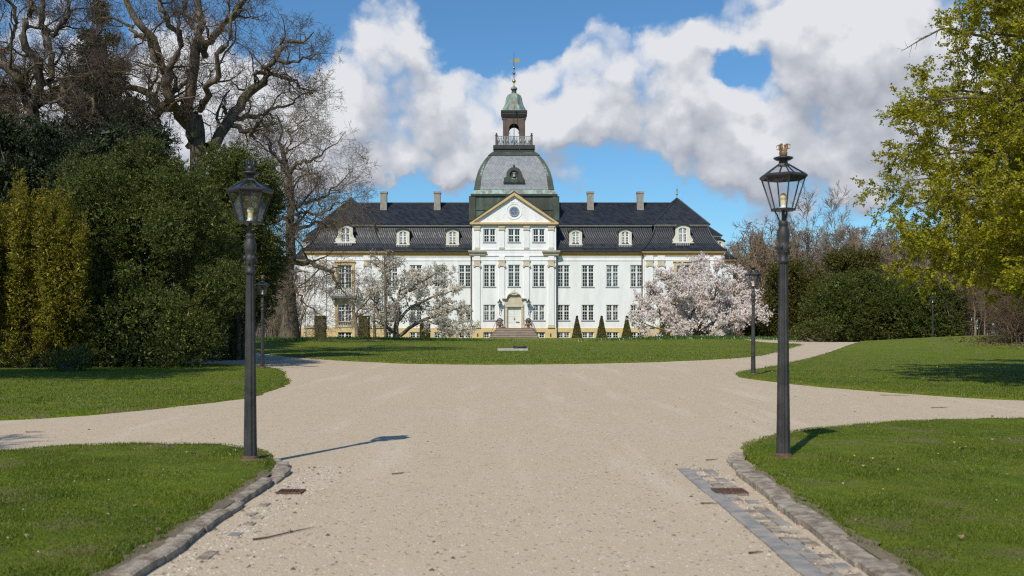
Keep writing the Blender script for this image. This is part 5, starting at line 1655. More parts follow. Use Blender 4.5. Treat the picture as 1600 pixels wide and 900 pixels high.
def sprout(P, Rd, k, length, n, r, ang=(35, 75), wig=.25, up=.05, t0=.2, taper=.25, ratio=.55, droop=0.0, rmax=None, tdecay=.45):
    """k children on each parent branch; returns (B*k, n, 3), radii"""
    B, m, _ = P.shape
    par = np.repeat(np.arange(B), k)
    t = t0 + (1 - t0) * (np.tile(np.arange(k), B) + r.uniform(0, 1, B * k)) / k
    t = np.clip(t, 0, .999) * (m - 1)
    i = t.astype(int); u = (t - i)[:, None]
    base = P[par, i] * (1 - u) + P[par, i + 1] * u
    tan = nrm(P[par, i + 1] - P[par, i])
    rb = Rd[par, i] * (1 - u[:, 0]) + Rd[par, i + 1] * u[:, 0]
    q = nrm(np.cross(tan, r.normal(0, 1, (B * k, 3))))
    a = np.radians(r.uniform(ang[0], ang[1], B * k))[:, None]
    d = nrm(tan * np.cos(a) + q * np.sin(a) + np.array([0, 0, up]))
    L = length * (1 - tdecay * t / (m - 1)) * r.uniform(.55, 1.3, B * k)
    step = (L / (n - 1))[:, None]
    out = np.empty((B * k, n, 3)); out[:, 0] = base
    for j in range(1, n):
        d = nrm(d + r.normal(0, wig, (B * k, 3)) + np.array([0, 0, up * .6 - droop * j / n]))
        out[:, j] = out[:, j - 1] + d * step
    r0 = rb * ratio * r.uniform(.7, 1.1, B * k)
    if rmax: r0 = np.minimum(r0, rmax * L)
    R_ = r0[:, None] * np.linspace(1, taper, n)[None, :]
    return out, R_

def leaves(C, D, length, width, r, fold=.35):
    """a folded leaf (two faces) at each centre, pointing along D"""
    n = len(C)
    D = nrm(D); S = nrm(np.cross(D, r.normal(0, 1, (n, 3)))); U = np.cross(S, D)
    L = (length * r.uniform(.6, 1.3, n))[:, None]; W = (width * r.uniform(.7, 1.25, n))[:, None]
    V = np.stack([C, C + D * L * .5 + S * W * .5 + U * W * fold * .5, C + D * L, C + D * L * .5 - S * W * .5 + U * W * fold * .5], 1)
    return V

def sprigs(C, D, length, width, r):
    """one pointed face per needle spray"""
    n = len(C); D = nrm(D); S = nrm(np.cross(D, r.normal(0, 1, (n, 3))))
    L = (length * r.uniform(.6, 1.3, n))[:, None]; W = (width * r.uniform(.7, 1.25, n))[:, None]
    return np.stack([C - S * W * .5, C + S * W * .5, C + D * L], 1)

def tri_mesh(name, V): return np_mesh(name, V.reshape(-1, 3), np.arange(len(V) * 3).reshape(-1, 3))

def leaf_mesh(name, Vs):
    V = np.concatenate(Vs) if isinstance(Vs, list) else Vs
    n = len(V)
    i = np.arange(n)[:, None] * 4
    F = np.concatenate([i + np.array([[0, 1, 2]]), i + np.array([[0, 2, 3]])])
    return np_mesh(name, V.reshape(-1, 3), F)

def limbs_px(d, L, r, n=14, rough=.03):
    """limbs given as (column, row, depth offset, radius) -> world points"""
    P = []; Rr = []
    for l in L:
        pts = [(*at(px, py, d + dd), rad) for px, py, dd, rad in l]
        p, q = resample(pts, n, rough, r); P.append(p); Rr.append(q)
    return np.stack(P), np.stack(Rr)

def bare_tree(name, label, cat, d, trunk, limbs, spec, seed, mb_, mt, base, rough=.05, group=None, sides0=9, min_r=.006, extra_trunk=()):
    """spec: list of levels (k, length, n, ang, wig, up, sides)"""
    r = np.random.default_rng(seed)
    t = empty(name, (base[0], base[1], h1(*base))); tag(t, label, cat, group)
    o = np.array([base[0], base[1], h1(*base)])
    W1 = Wood(); W2 = Wood()
    for tr in (trunk, *extra_trunk):
        P, Q = limbs_px(d, [tr], r, 16, rough * .3); W1.add(P - o, Q, 12)
    P, Q = limbs_px(d, limbs, r, 20, rough)
    W1.add(P - o, Q, sides0)
    for lv, (k, L, n, ang, wig, up, sides, t0) in enumerate(spec):
        P, Q = sprout(P, Q, k, L, n, r, ang, wig, up, t0, .3, .5, rmax=.045)
        Q = np.maximum(Q, min_r)
        (W1 if lv == 0 else W2).add(P - o, Q, sides)
    link('trunk', W1.mesh('trunk'), mb_, t); link('crown', W2.mesh('crown'), mt, t)
    return t

OAKS = [(9, 3.0, 8, (30, 80), .34, .10, 4, .10), (6, 1.6, 6, (30, 85), .38, .06, 3, .12), (5, .85, 3, (30, 80), .42, .04, 3, .15), (4, .5, 2, (30, 75), .35, .02, 3, .2)]
# middle oak behind the yews: two stems and long crooked limbs
oak2_limbs = [
    [(306, 228, 0, .42), (300, 180, -.5, .36), (307, 120, -1, .30), (318, 70, -1, .26), (316, 10, -.5, .20), (325, -70, 0, .12), (330, -130, 0, .05)],
    [(322, 230, 0, .34), (345, 195, 1, .31), (368, 165, 2, .28), (400, 130, 2.5, .24), (418, 100, 3, .20), (432, 72, 3, .15), (465, 62, 3, .08), (490, 50, 3, .03)],
    [(416, 105, 3, .16), (440, 98, 2, .14), (470, 105, 1, .09), (492, 96, 0, .05), (512, 84, 0, .02)],
    [(400, 125, 2.5, .14), (440, 115, 3, .12), (470, 128, 3.5, .08), (495, 142, 4, .03)],
    [(300, 205, 0, .30), (275, 178, -1, .27), (263, 145, -2, .25), (250, 110, -2, .22), (232, 70, -2.5, .20), (210, 30, -3, .17), (185, -20, -3, .12), (165, -70, -3, .05)],
    [(258, 130, -2, .20), (272, 108, -3, .18), (272, 70, -3.5, .16), (262, 25, -4, .13), (250, -40, -4, .07)],
    [(312, 175, 0, .18), (330, 150, -2, .17), (348, 130, -3, .15), (347, 100, -3.5, .13), (358, 70, -4, .10), (365, 30, -4, .07), (380, -20, -4, .03)],
    [(312, 90, -1, .20), (335, 55, -2, .18), (352, 25, -2.5, .15), (372, 0, -3, .10), (395, -15, -3, .06), (430, -25, -3, .03)],
    [(238, 90, -2.5, .13), (215, 55, -1, .11), (195, 45, 0, .08), (165, 40, 0, .04), (140, 45, 0, .02)],
    [(350, 190, 2, .16), (395, 175, 3, .13), (430, 165, 3, .09), (465, 150, 4, .05), (485, 135, 4, .02)],
    [(245, 235, -1, .30), (243, 175, -1, .28), (225, 148, -1, .22), (205, 128, -1, .16), (188, 118, -1, .10), (170, 110, -1, .05)],
    [(246, 170, -1, .24), (258, 145, -1.5, .20), (275, 125, -1, .12), (290, 100, 0, .08), (300, 60, 1, .04)],
    [(312, 180, 0, .12), (290, 178, 2, .11), (255, 182, 3, .08), (225, 190, 3, .04)],
    [(345, 200, 1, .15), (375, 205, 0, .12), (400, 195, -1, .08), (425, 205, -1, .04)],
    [(318, 60, -1, .13), (298, 30, 1, .11), (285, -10, 2, .08), (280, -60, 2, .03)],
]
d2 = 56
bare_tree('oak_tree', 'tall bare crooked oak rising behind the yew bushes, its limbs against the clouds', 'tree', d2,
          [(300, 560, 0, .60), (303, 400, 0, .52), (306, 300, 0, .48), (308, 215, 0, .42), (306, 180, 0, .34)], oak2_limbs, OAKS, 21, M['oakbark'], M['oaktwig'], ((305 - 800) * d2 / FPX, d2), .13, None, 8, .0065,
          ([(250, 555, -1, .40), (247, 400, -1, .36), (245, 290, -1, .33), (245, 220, -1, .30)],))
oak1_limbs = [
    [(48, 205, 0, .34), (46, 170, 0, .30), (36, 135, -.5, .28), (20, 110, -1, .24), (-10, 95, -1, .18), (-50, 80, -1, .10)],
    [(50, 160, 0, .30), (62, 145, .5, .28), (85, 130, 1, .26), (104, 122, 1.5, .20), (125, 95, 2, .15), (150, 85, 2, .08), (175, 80, 2, .03)],
    [(46, 165, 0, .22), (52, 125, -1, .22), (42, 85, -1.5, .20), (36, 60, -2, .18), (46, 30, -2, .15), (36, -20, -2, .10), (30, -70, -2, .04)],
    [(84, 130, 1, .15), (82, 85, 1, .16), (80, 50, 1, .15), (70, 20, 1, .13), (58, -30, 1, .08)],
    [(81, 50, 1, .12), (95, 25, 0, .11), (100, 5, 0, .10), (95, -40, 0, .06)],
    [(104, 123, 1.5, .13), (118, 150, 0, .10), (128, 170, -1, .07), (135, 200, -1, .04)],
    [(100, 125, 1.5, .13), (92, 150, -1, .12), (80, 165, -1.5, .07)],
    [(40, 185, 0, .16), (15, 178, 0, .14), (-20, 180, -1, .09), (-45, 176, -1, .05)],
    [(36, 135, -.5, .14), (12, 140, 1, .12), (-20, 150, 1, .08)],
    [(28, 115, -1, .14), (15, 70, 0, .13), (20, 30, 0, .10), (0, -10, 0, .06)],
    [(70, 140, 1, .13), (110, 165, 2, .10), (150, 170, 2, .07), (185, 185, 2, .03)],
    [(125, 95, 2, .11), (160, 110, 1, .09), (200, 125, 1, .05), (225, 120, 1, .02)],
]
d1 = 50
bare_tree('oak_tree', 'spreading bare oak at the far left edge with thick pale limbs', 'tree', d1,
          [(45, 560, 0, .52), (46, 400, 0, .45), (47, 280, 0, .40), (48, 195, 0, .34)], oak1_limbs, OAKS, 33, M['oakbark'], M['oaktwig'], ((45 - 800) * d1 / FPX, d1), .12, None, 8, .0065)
# big tree standing in front of the left wing
t4_limbs = [
    [(450, 410, 0, .46), (449, 350, 0, .38), (446, 300, .5, .28), (442, 255, 0, .20), (436, 215, 0, .12), (432, 180, 0, .05)],
    [(453, 408, 0, .20), (475, 403, -1, .21), (498, 408, -2, .17), (515, 422, -3, .12), (530, 440, -4, .07), (548, 470, -4, .03)],
    [(452, 340, 0, .18), (475, 318, 1, .16), (500, 305, 2, .12), (525, 285, 3, .07), (550, 268, 3, .03)],
    [(448, 300, 0, .16), (470, 270, -2, .14), (495, 250, -3, .10), (520, 225, -4, .06), (540, 205, -4, .02)],
    [(446, 320, 0, .16), (420, 300, 2, .14), (395, 290, 3, .10), (370, 270, 3, .05)],
    [(444, 270, 0, .14), (425, 240, -2, .12), (405, 215, -3, .08), (385, 195, -3, .03)],
    [(450, 372, 0, .16), (480, 355, 3, .14), (505, 358, 4, .10), (535, 345, 5, .05), (560, 350, 5, .02)],
    [(448, 385, 0, .15), (425, 365, -2, .13), (405, 360, -3, .09), (385, 345, -3, .04)],
    [(442, 250, 0, .11), (460, 220, 1, .09), (472, 195, 2, .06), (480, 172, 2, .02)],
    [(450, 330, 0, .13), (480, 335, -3, .11), (510, 325, -4, .07), (545, 315, -5, .03)],
    [(452, 415, 0, .13), (470, 440, -2, .10), (482, 460, -3, .06), (500, 490, -3, .03)],
    [(448, 345, 0, .13), (430, 330, -4, .11), (412, 325, -5, .08), (395, 330, -5, .03)],
]
d4 = 86
SP4 = [(10, 4.4, 8, (30, 75), .26, .03, 4, .12), (7, 2.4, 5, (30, 80), .32, .0, 3, .12), (5, 1.2, 3, (30, 75), .34, -.02, 3, .15), (4, .7, 2, (30, 70), .3, -.05, 3, .2)]
bare_tree('lime_tree', 'big bare tree with drooping twigs standing in front of the left end of the palace', 'tree', d4,
          [(452, 532, 0, 1.05), (452, 520, 0, .88), (452, 495, 0, .70), (451, 450, 0, .60), (450, 400, 0, .48)], t4_limbs, SP4, 45, M['limebark'], M['limetwig'], ((452 - 800) * d4 / FPX, d4), .14, None, 8, .009)

# ---------------------------------------------------------------- yews
def yew(name, label, cat, base, lobes, n_tuft, per, size, m, seed, upb=.5, group=None, trunk_h=1.5, shell=(.72, 1.04), core=True, mixm=None, flat=.8):
    """lobes: (x, y, z, rx, ry, rz) in world metres; sprays of needles gathered in tufts over the lobes"""
    r = np.random.default_rng(seed)
    o = np.array([base[0], base[1], h1(*base)])
    t = empty(name, tuple(o)); tag(t, label, cat, group)
    Lb = np.array(lobes, float)
    area = (Lb[:, 3] * Lb[:, 5] + Lb[:, 3] * Lb[:, 4] + Lb[:, 4] * Lb[:, 5]); pr = area / area.sum()
    k = r.choice(len(Lb), n_tuft, p=pr)
    N = nrm(r.normal(0, 1, (n_tuft, 3)))
    sh = r.uniform(shell[0], shell[1], n_tuft)[:, None]
    C = Lb[k, :3] + N * Lb[k, 3:] * sh
    C += r.normal(0, .05, C.shape) * Lb[k, 3:].mean(1)[:, None]
    ok = C[:, 2] > h1(*base) + .05
    # drop tufts buried inside other lobes
    for j in range(len(Lb)):
        q = (((C - Lb[j, :3]) / Lb[j, 3:]) ** 2).sum(1)
        ok &= (q > .42)
    C = C[ok]; N = nrm(N[ok] / Lb[k[ok], 3:]); n = len(C)
    T = nrm(N + np.array([0, 0, upb]) + r.normal(0, .25, (n, 3)))
    tl = size * r.uniform(2.2, 4.5, n)
    rep = np.repeat(np.arange(n), per)
    u = r.uniform(-.3, 1, len(rep))
    spread = (1.05 - .7 * np.clip(u, 0, 1)) * size * 1.15
    P = C[rep] + T[rep] * (u * tl[rep])[:, None] + r.normal(0, 1, (len(rep), 3)) * spread[:, None] * np.array([1, 1, flat])
    D = nrm(T[rep] * .9 + r.normal(0, .55, (len(rep), 3)))
    V = sprigs(P - o, D, size * 1.7, size * .62, r)
    me = tri_mesh('foliage', V)
    fo = link('foliage', me, m, t)
    W = Wood(); ns = 10
    st = np.empty((ns, 6, 3)); rd = np.empty((ns, 6))
    for s in range(ns):
        l = Lb[s % len(Lb)]
        a = np.array([r.normal(0, .3), r.normal(0, .3), -.1]); b = l[:3] + r.normal(0, .3, 3) * l[3:] - o
        for j in range(6): st[s, j] = a + (b - a) * j / 5 + r.normal(0, .08, 3) * (0 < j < 5); rd[s, j] = .14 * (1 - .8 * j / 5)
    W.add(st, rd, 6)
    link('stems', W.mesh('stems'), M['oaktwig'], t)
    if core:
        # dense inner growth so that no daylight shows through the heart of the bush
        r2 = np.random.default_rng(seed + 1); n2 = int(n_tuft * 3.0)
        k = r2.choice(len(Lb), n2, p=pr); N = nrm(r2.normal(0, 1, (n2, 3)))
        P = Lb[k, :3] + N * Lb[k, 3:] * r2.uniform(.35, .80, n2)[:, None]
        P[:, 2] = np.maximum(P[:, 2], h1(*base) + .05)
        V = sprigs(P - o, r2.normal(0, 1, (n2, 3)), size * 3.6, size * 1.8, r2)
        link('inner_growth', tri_mesh('inner_growth', V), m, t)
    return t

def lobes_px(d, L):
    """(column, row, depth offset, rx, ry(depth), rz) with radii in photo pixels at that depth"""
    out = []
    for px, py, dd, rx, ry, rz in L:
        D = d + dd; s = D / FPX
        x, y, z = at(px, py, D); out.append((x, y, z, rx * s, ry * s, rz * s))
    return out

def rnd_lobes(px0, px1, py0, py1, n, r0, r1, dd, seed, hull=None, squash=1.0):
    r = random.Random(seed); L = []
    while len(L) < n:
        x, y = r.uniform(px0, px1), r.uniform(py0, py1)
        if hull and not hull(x, y): continue
        q = r.uniform(r0, r1); L.append((x, y, r.uniform(-dd, dd), q, q, q * squash))
    return L

# large green yew
dy = 43
bigh = lambda x, y: ((x - 215) / 150) ** 2 + ((y - 425) / 165) ** 2 < 1 or (y > 420 and 100 < x < 340 and y < 560)
L_ = [(180, 400, 2, 95, 110, 140), (250, 420, 2, 90, 110, 150), (215, 330, 2, 60, 80, 85), (300, 400, 2, 62, 85, 120), (130, 420, 1, 55, 80, 150), (235, 520, -1, 110, 110, 70), (335, 430, 3, 45, 60, 80), (320, 500, 2, 40, 60, 70), (140, 520, 0, 55, 60, 65), (170, 500, -1, 60, 60, 80), (285, 525, -1, 60, 60, 55), (110, 480, 2, 40, 60, 90)]
L_ += rnd_lobes(100, 375, 265, 545, 70, 17, 38, 1.6, 5, bigh, 1.15)
yew('yew_bush', 'largest dark green yew bush, rounded mass behind the left lamp', 'yew', ((215 - 800) * dy / FPX, dy), lobes_px(dy - 1, L_), 15000, 27, .050, M['yew'], 51, .55)
# lighter sprays along its top
L_ = rnd_lobes(120, 300, 232, 330, 26, 14, 30, 1.5, 9, lambda x, y: ((x - 205) / 90) ** 2 + ((y - 290) / 60) ** 2 < 1, 1.3)
yew('yew_bush', 'paler olive yew with feathery upright shoots above the large yew', 'yew', ((205 - 800) * 45 / FPX, 45.5), lobes_px(45.5, L_ + [(200, 330, 0, 80, 60, 70), (210, 430, 1, 50, 40, 90), (210, 520, 1, 40, 40, 60)]), 5200, 24, .054, M['yewlight'], 52, 1.0)
# golden yew of upright tongues
r_ = random.Random(4); L_ = []
for k in range(46):
    x = r_.uniform(-60, 128); top = 262 + 60 * ((x - 35) / 100) ** 2 + r_.uniform(0, 70); dd = r_.uniform(-1.4, 1.4); hh = r_.uniform(70, 130)
    L_.append((x, top + hh, dd, r_.uniform(9, 15), r_.uniform(9, 15), hh))
L_ += [(30, 480, 1.2, 85, 60, 95), (-30, 440, 1, 60, 60, 120), (90, 470, 1, 55, 60, 90), (60, 530, .5, 70, 50, 55), (0, 530, .5, 60, 50, 60), (110, 520, .5, 40, 50, 60)]
yew('golden_yew', 'golden yellow yew of upright tongues at the left edge', 'yew', ((30 - 800) * 40 / FPX, 40.5), lobes_px(40, L_), 12000, 21, .047, M['golden'], 53, 1.3)
# yew behind the lamp, reaching toward the big tree
L_ = [(370, 330, 0, 50, 70, 80), (395, 400, 0, 42, 60, 80), (350, 290, 0, 40, 60, 60), (330, 380, 0, 60, 70, 110), (405, 460, 1, 25, 40, 45), (355, 480, 0, 40, 50, 60), (345, 530, 0, 38, 45, 45)] + rnd_lobes(320, 438, 235, 480, 26, 14, 28, 2, 15, lambda x, y: ((x - 365) / 70) ** 2 + ((y - 360) / 135) ** 2 < 1, 1.1)
yew('yew_bush', 'tall dark yew just right of the left lamp head', 'yew', ((365 - 800) * 52 / FPX, 52), lobes_px(52, L_), 5500, 19, .075, M['yew'], 54, .3)
# low sprigs at the foot
L_ = rnd_lobes(75, 130, 555, 588, 9, 9, 18, .5, 17)
yew('small_yew', 'small leafy yew seedling at the foot of the large yew', 'yew', ((105 - 800) * 37 / FPX, 37), lobes_px(37, L_), 420, 10, .06, M['yewlight'], 55, .6, core=False)
# dark fir between the oaks
L_ = []
for k in range(16):
    py = 15 + 17 * k; w = 6 + 5.6 * k
    for q in range(2 + k // 3):
        L_.append((158 + random.uniform(-w, w), py + random.uniform(-8, 8), random.uniform(-1, 1) * w * .035, 10 + 1.1 * k, 14 + 1.2 * k, 7 + .5 * k))
L_ += [(130, 330, 0, 110, 60, 90), (90, 250, 0, 70, 60, 50), (200, 260, 0, 60, 50, 60)]
yew('fir_tree', 'dark narrow fir rising between the two bare oaks', 'fir', ((158 - 800) * 64 / FPX, 64), lobes_px(64, L_), 7500, 15, .11, M['conifer'], 56, -.25)

L_ = rnd_lobes(-30, 250, 205, 300, 26, 20, 36, 2, 31) + [(40, 330, 0, 90, 60, 80), (150, 330, 0, 80, 60, 90), (90, 270, 0, 80, 60, 50)]
yew('yew_tree', 'dark evergreen rising behind the golden yew at the left edge', 'yew', ((100 - 800) * 47.5 / FPX, 47.5), lobes_px(47.5, L_), 4200, 17, .085, M['conifer'], 57, .1)

# yew hedges on the right
dh = 99
def hull_r(x, y): return y > 440 + 30 * ((x - 1390) / 110) ** 4 and y < 525
L_ = [(1310, 490, 0, 55, 60, 55), (1380, 488, 0, 65, 60, 58), (1440, 492, 0, 55, 55, 52), (1480, 500, 0, 28, 40, 40)] + rnd_lobes(1265, 1500, 440, 520, 60, 11, 22, 2.2, 23, hull_r)
yew('yew_hedge', 'broad dark green yew thicket behind the distant lamp', 'hedge', ((1385 - 800) * dh / FPX, dh + 1), lobes_px(dh, L_), 12000, 20, .115, M['hedge'], 61, .35)
L_ = [(1245, 470, 0, 46, 50, 62), (1225, 500, 0, 36, 40, 42), (1280, 480, 0, 30, 40, 50)] + rnd_lobes(1195, 1300, 415, 525, 34, 10, 20, 2, 24, lambda x, y: ((x - 1245) / 52) ** 2 + ((y - 480) / 66) ** 2 < 1)
yew('yew_hedge', 'bronze tinged yew behind the near right lamp post, beside the pink magnolia', 'hedge', ((1245 - 800) * 104 / FPX, 105), lobes_px(104, L_), 6000, 16, .14, M['bronzeyew'], 62, .35)
L_ = [(1340, 440, 0, 32, 40, 45), (1365, 470, 0, 40, 40, 40)] + rnd_lobes(1300, 1395, 398, 470, 20, 10, 17, 1.5, 25)
yew('yew_hedge', 'bronze yew top rising higher behind the dark thicket', 'hedge', ((1345 - 800) * 108 / FPX, 108), lobes_px(108, L_), 3200, 16, .14, M['bronzeyew'], 63, .6)
L_ = rnd_lobes(1235, 1300, 508, 530, 10, 7, 13, .6, 27)
yew('small_yew', 'low green yew seedlings along the path edge before the right thicket', 'hedge', ((1270 - 800) * 95 / FPX, 95), lobes_px(95, L_), 500, 10, .13, M['hedge'], 64, .6, core=False)
L_ = rnd_lobes(1165, 1240, 505, 530, 10, 8, 15, .8, 28)
yew('small_yew', 'low dark bush under the right side of the pink magnolia', 'hedge', ((1200 - 800) * 108 / FPX, 108), lobes_px(108, L_), 900, 10, .15, M['hedge'], 65, .5, core=True)

# ---------------------------------------------------------------- magnolias
def magnolia(label, d, limbs, spec, flower, seed, base, nf, fs, extra=(), budf=.3, clip=None):
    r = np.random.default_rng(seed)
    o = np.array([base[0], base[1], h1(*base)])
    t = empty('magnolia_tree', tuple(o)); tag(t, label, 'magnolia', None)
    W1 = Wood(); W2 = Wood()
    P, Q = limbs_px(d, limbs, r, 12, .05); W1.add(P - o, Q, 8)
    for lv, (k, L, n, ang, wig, up, sides, t0) in enumerate(spec):
        P, Q = sprout(P, Q, k, L, n, r, ang, wig, up, t0, .3, .55, rmax=.05); Q = np.maximum(Q, .009)
        (W1 if lv == 0 else W2).add(P - o, Q, sides)
    link('trunk', W1.mesh('trunk'), M['magbark'], t); link('twigs', W2.mesh('twigs'), M['magbark'], t)['kind'] = 'stuff'
    B, n, _ = P.shape
    pick = r.integers(0, B, nf); tt = r.integers(1, n, nf)
    u_ = r.uniform(0, 1, (nf, 1)); C = P[pick, tt] * u_ + P[pick, tt - 1] * (1 - u_) + r.normal(0, .11, (nf, 3)); C = C[C[:, 2] > h1(*base) + .25]
    nf = len(C)
    V = []
    axis = nrm(r.normal(0, .45, (nf, 3)) + np.array([0, 0, 1.0]))
    for k in range(4):
        D = nrm(axis + nrm(r.normal(0, 1, (nf, 3))) * .75)
        V.append(sprigs(C - o, D, fs * 1.15, fs * .85, r))
    link('blossom', tri_mesh('blossom', np.concatenate(V)), flower, t)
    nb = int(nf * budf); pk = r.integers(0, B, nb)
    bo = link('buds', tri_mesh('buds', sprigs(P[pk, r.integers(1, n, nb)] + r.normal(0, .08, (nb, 3)) - o, r.normal(0, 1, (nb, 3)) + np.array([0, 0, .8]), fs * .8, fs * .35, r)), M['bud'], t); bo['kind'] = 'stuff'
    return t
MS = [(11, 2.3, 6, (30, 80), .30, .10, 4, .12), (7, 1.2, 4, (30, 75), .32, .06, 3, .12), (4, .75, 2, (25, 70), .30, .06, 3, .2)]
dm = 106
whiteL = [
    [(620, 530, 0, .34), (618, 512, 0, .28), (624, 490, 0, .20), (622, 465, 0, .16), (628, 445, 1, .10), (640, 425, 1, .04)],
    [(625, 524, 0, .22), (645, 508, -1, .20), (668, 498, -2, .16), (695, 488, -2.5, .11), (718, 480, -2.5, .04)],
    [(624, 500, 0, .17), (640, 482, 1, .15), (668, 468, 2, .12), (695, 458, 2, .08), (712, 452, 2, .03)],
    [(622, 470, 0, .14), (640, 452, -1, .12), (662, 437, -2, .09), (685, 425, -2, .04)],
    [(614, 520, 0, .18), (598, 505, -1, .15), (590, 490, -1, .12), (585, 470, -1, .07), (592, 450, -1, .03)],
    [(622, 478, 0, .12), (608, 458, 1, .10), (602, 440, 1, .06), (612, 420, 1, .03)],
    [(660, 500, -2, .12), (690, 508, -3, .10), (712, 512, -3, .05), (728, 516, -3, .02)],
    [(650, 475, 2, .12), (672, 485, 3, .10), (700, 476, 3, .06), (722, 492, 3, .02)],
    [(640, 455, 0, .11), (668, 445, 3, .09), (690, 440, 3, .05), (706, 436, 3, .02)],
]
MW = [(9, 1.6, 6, (30, 80), .30, .10, 4, .2), (6, .9, 4, (30, 75), .32, .05, 3, .15), (3, .6, 2, (25, 70), .30, .05, 3, .2)]
magnolia('white magnolia in bloom, left of the palace door, on a thick twisted trunk', dm, whiteL, MW, M['flower_white'], 71, ((620 - 800) * dm / FPX, dm), 6500, .15, budf=.5)
thin = [
    [(586, 530, 0, .18), (585, 510, 0, .15), (583, 492, 0, .13), (590, 475, 0, .10), (592, 455, 0, .06), (584, 438, 0, .02)],
    [(584, 496, 0, .11), (600, 486, 1, .09), (612, 488, 1, .05), (622, 478, 1, .02)],
    [(584, 500, 0, .11), (598, 508, -1, .08), (610, 512, -1, .04)],
    [(588, 478, 0, .09), (575, 462, -1, .07), (568, 445, -1, .03)],
]
tl2 = [
    [(560, 530, 0, .24), (558, 512, 0, .20), (556, 495, 0, .17), (564, 478, 0, .12), (575, 462, 0, .08), (590, 448, 0, .03)],
    [(557, 500, 0, .13), (550, 485, 1, .10), (556, 465, 1, .06), (562, 440, 1, .02)],
    [(560, 485, 0, .10), (575, 470, -1, .08), (585, 455, -1, .05), (580, 430, -1, .02)],
    [(558, 495, 0, .11), (570, 485, 1, .08), (582, 478, 1, .04), (596, 462, 1, .02)],
]
magnolia('sparse magnolia on a leaning slim trunk, beside the clipped yew block', 108, tl2, MW, M['flower_white'], 72, ((560 - 800) * 108 / FPX, 108), 520, .13, budf=1.2)
magnolia('slim bent magnolia between its two larger neighbours', 107, thin, MW, M['flower_white'], 73, ((586 - 800) * 107 / FPX, 107), 380, .13, budf=1.2)
# tall thin tree with a topped crown
pol = [
    [(602, 530, 0, .13), (602, 480, 0, .12), (602, 440, 0, .11), (601, 415, 0, .09), (600, 402, 0, .05)],
    [(601, 418, 0, .07), (592, 405, 0, .05), (585, 400, 0, .03)], [(601, 416, 0, .07), (612, 405, 0, .05), (622, 402, 0, .03)],
    [(601, 422, 0, .06), (590, 415, .6, .05), (584, 410, .6, .03)], [(601, 420, 0, .06), (615, 414, -.5, .05), (628, 412, -.5, .02)], [(601, 412, 0, .06), (604, 402, .5, .04), (606, 396, .5, .02)],
]
magnolia('tall thin pale tree with a small flat crown, reaching the cornice left of the door', 104, pol, [(5, 1.0, 6, (30, 80), .3, .02, 4, .55), (6, .7, 5, (30, 80), .32, .0, 3, .2), (4, .4, 4, (30, 80), .3, .0, 3, .2)], M['flower_white'], 74, ((602 - 800) * 104 / FPX, 104), 160, .10, budf=5.0)
pinkL = [
    [(1090, 530, 0, .30), (1088, 512, 0, .26), (1082, 490, 0, .2), (1075, 465, 0, .14), (1066, 445, 0, .08), (1058, 428, 0, .03)],
    [(1090, 524, 0, .22), (1070, 508, -1, .19), (1045, 500, -2, .15), (1020, 488, -2.5, .09), (1000, 478, -2.5, .03)],
    [(1092, 522, 0, .22), (1115, 505, 1, .18), (1140, 488, 2, .14), (1165, 478, 2, .08), (1188, 470, 2, .03)],
    [(1092, 512, 0, .18), (1108, 480, -1, .15), (1118, 455, -2, .10), (1120, 430, -2, .04)],
    [(1085, 500, 0, .16), (1062, 482, 2, .13), (1040, 470, 2.5, .09), (1018, 452, 2.5, .03)],
    [(1096, 505, 0, .15), (1128, 470, 2, .12), (1150, 452, 3, .08), (1160, 436, 3, .03)],
    [(1100, 522, 0, .16), (1130, 512, -2, .13), (1160, 500, -3, .09), (1188, 495, -3, .03)],
    [(1080, 520, 0, .15), (1052, 518, -3, .12), (1022, 512, -3.5, .07), (1000, 502, -3.5, .03)],
    [(1084, 490, 0, .13), (1068, 462, -2, .10), (1050, 450, -3, .06), (1035, 440, -3, .02)],
    [(1090, 480, 0, .13), (1095, 450, 2, .10), (1090, 432, 3, .05), (1085, 418, 3, .02)],
    [(1140, 488, 2, .10), (1165, 498, 0, .08), (1188, 485, 0, .04), (1202, 476, 0, .02)],
]
magnolia('wide pink-white magnolia in full bloom before the right end of the palace', 105, pinkL, [(11, 2.3, 6, (30, 80), .30, .10, 4, .12), (7, 1.2, 3, (30, 75), .34, .06, 3, .12), (3, .8, 2, (25, 70), .30, .06, 3, .2)], M['flower_pink'], 75, ((1090 - 800) * 105 / FPX, 105), 21000, .165, budf=.10)
# low flowering shrub right of the white magnolia
low = [[(690 + k * 9, 530, (k % 3) - 1, .05), (688 + k * 9 + random.uniform(-8, 8), 518, (k % 3) - 1, .04), (686 + k * 9 + random.uniform(-14, 14), 506, (k % 3) - 1, .015)] for k in range(6)]
magnolia('low cream flowering shrub between the white magnolia and the door', 108, low, [(6, .8, 6, (30, 80), .3, .1, 4, .2), (6, .5, 4, (30, 70), .3, .1, 3, .2)], M['flower_white'], 76, ((715 - 800) * 108 / FPX, 108), 1300, .12, budf=.8)

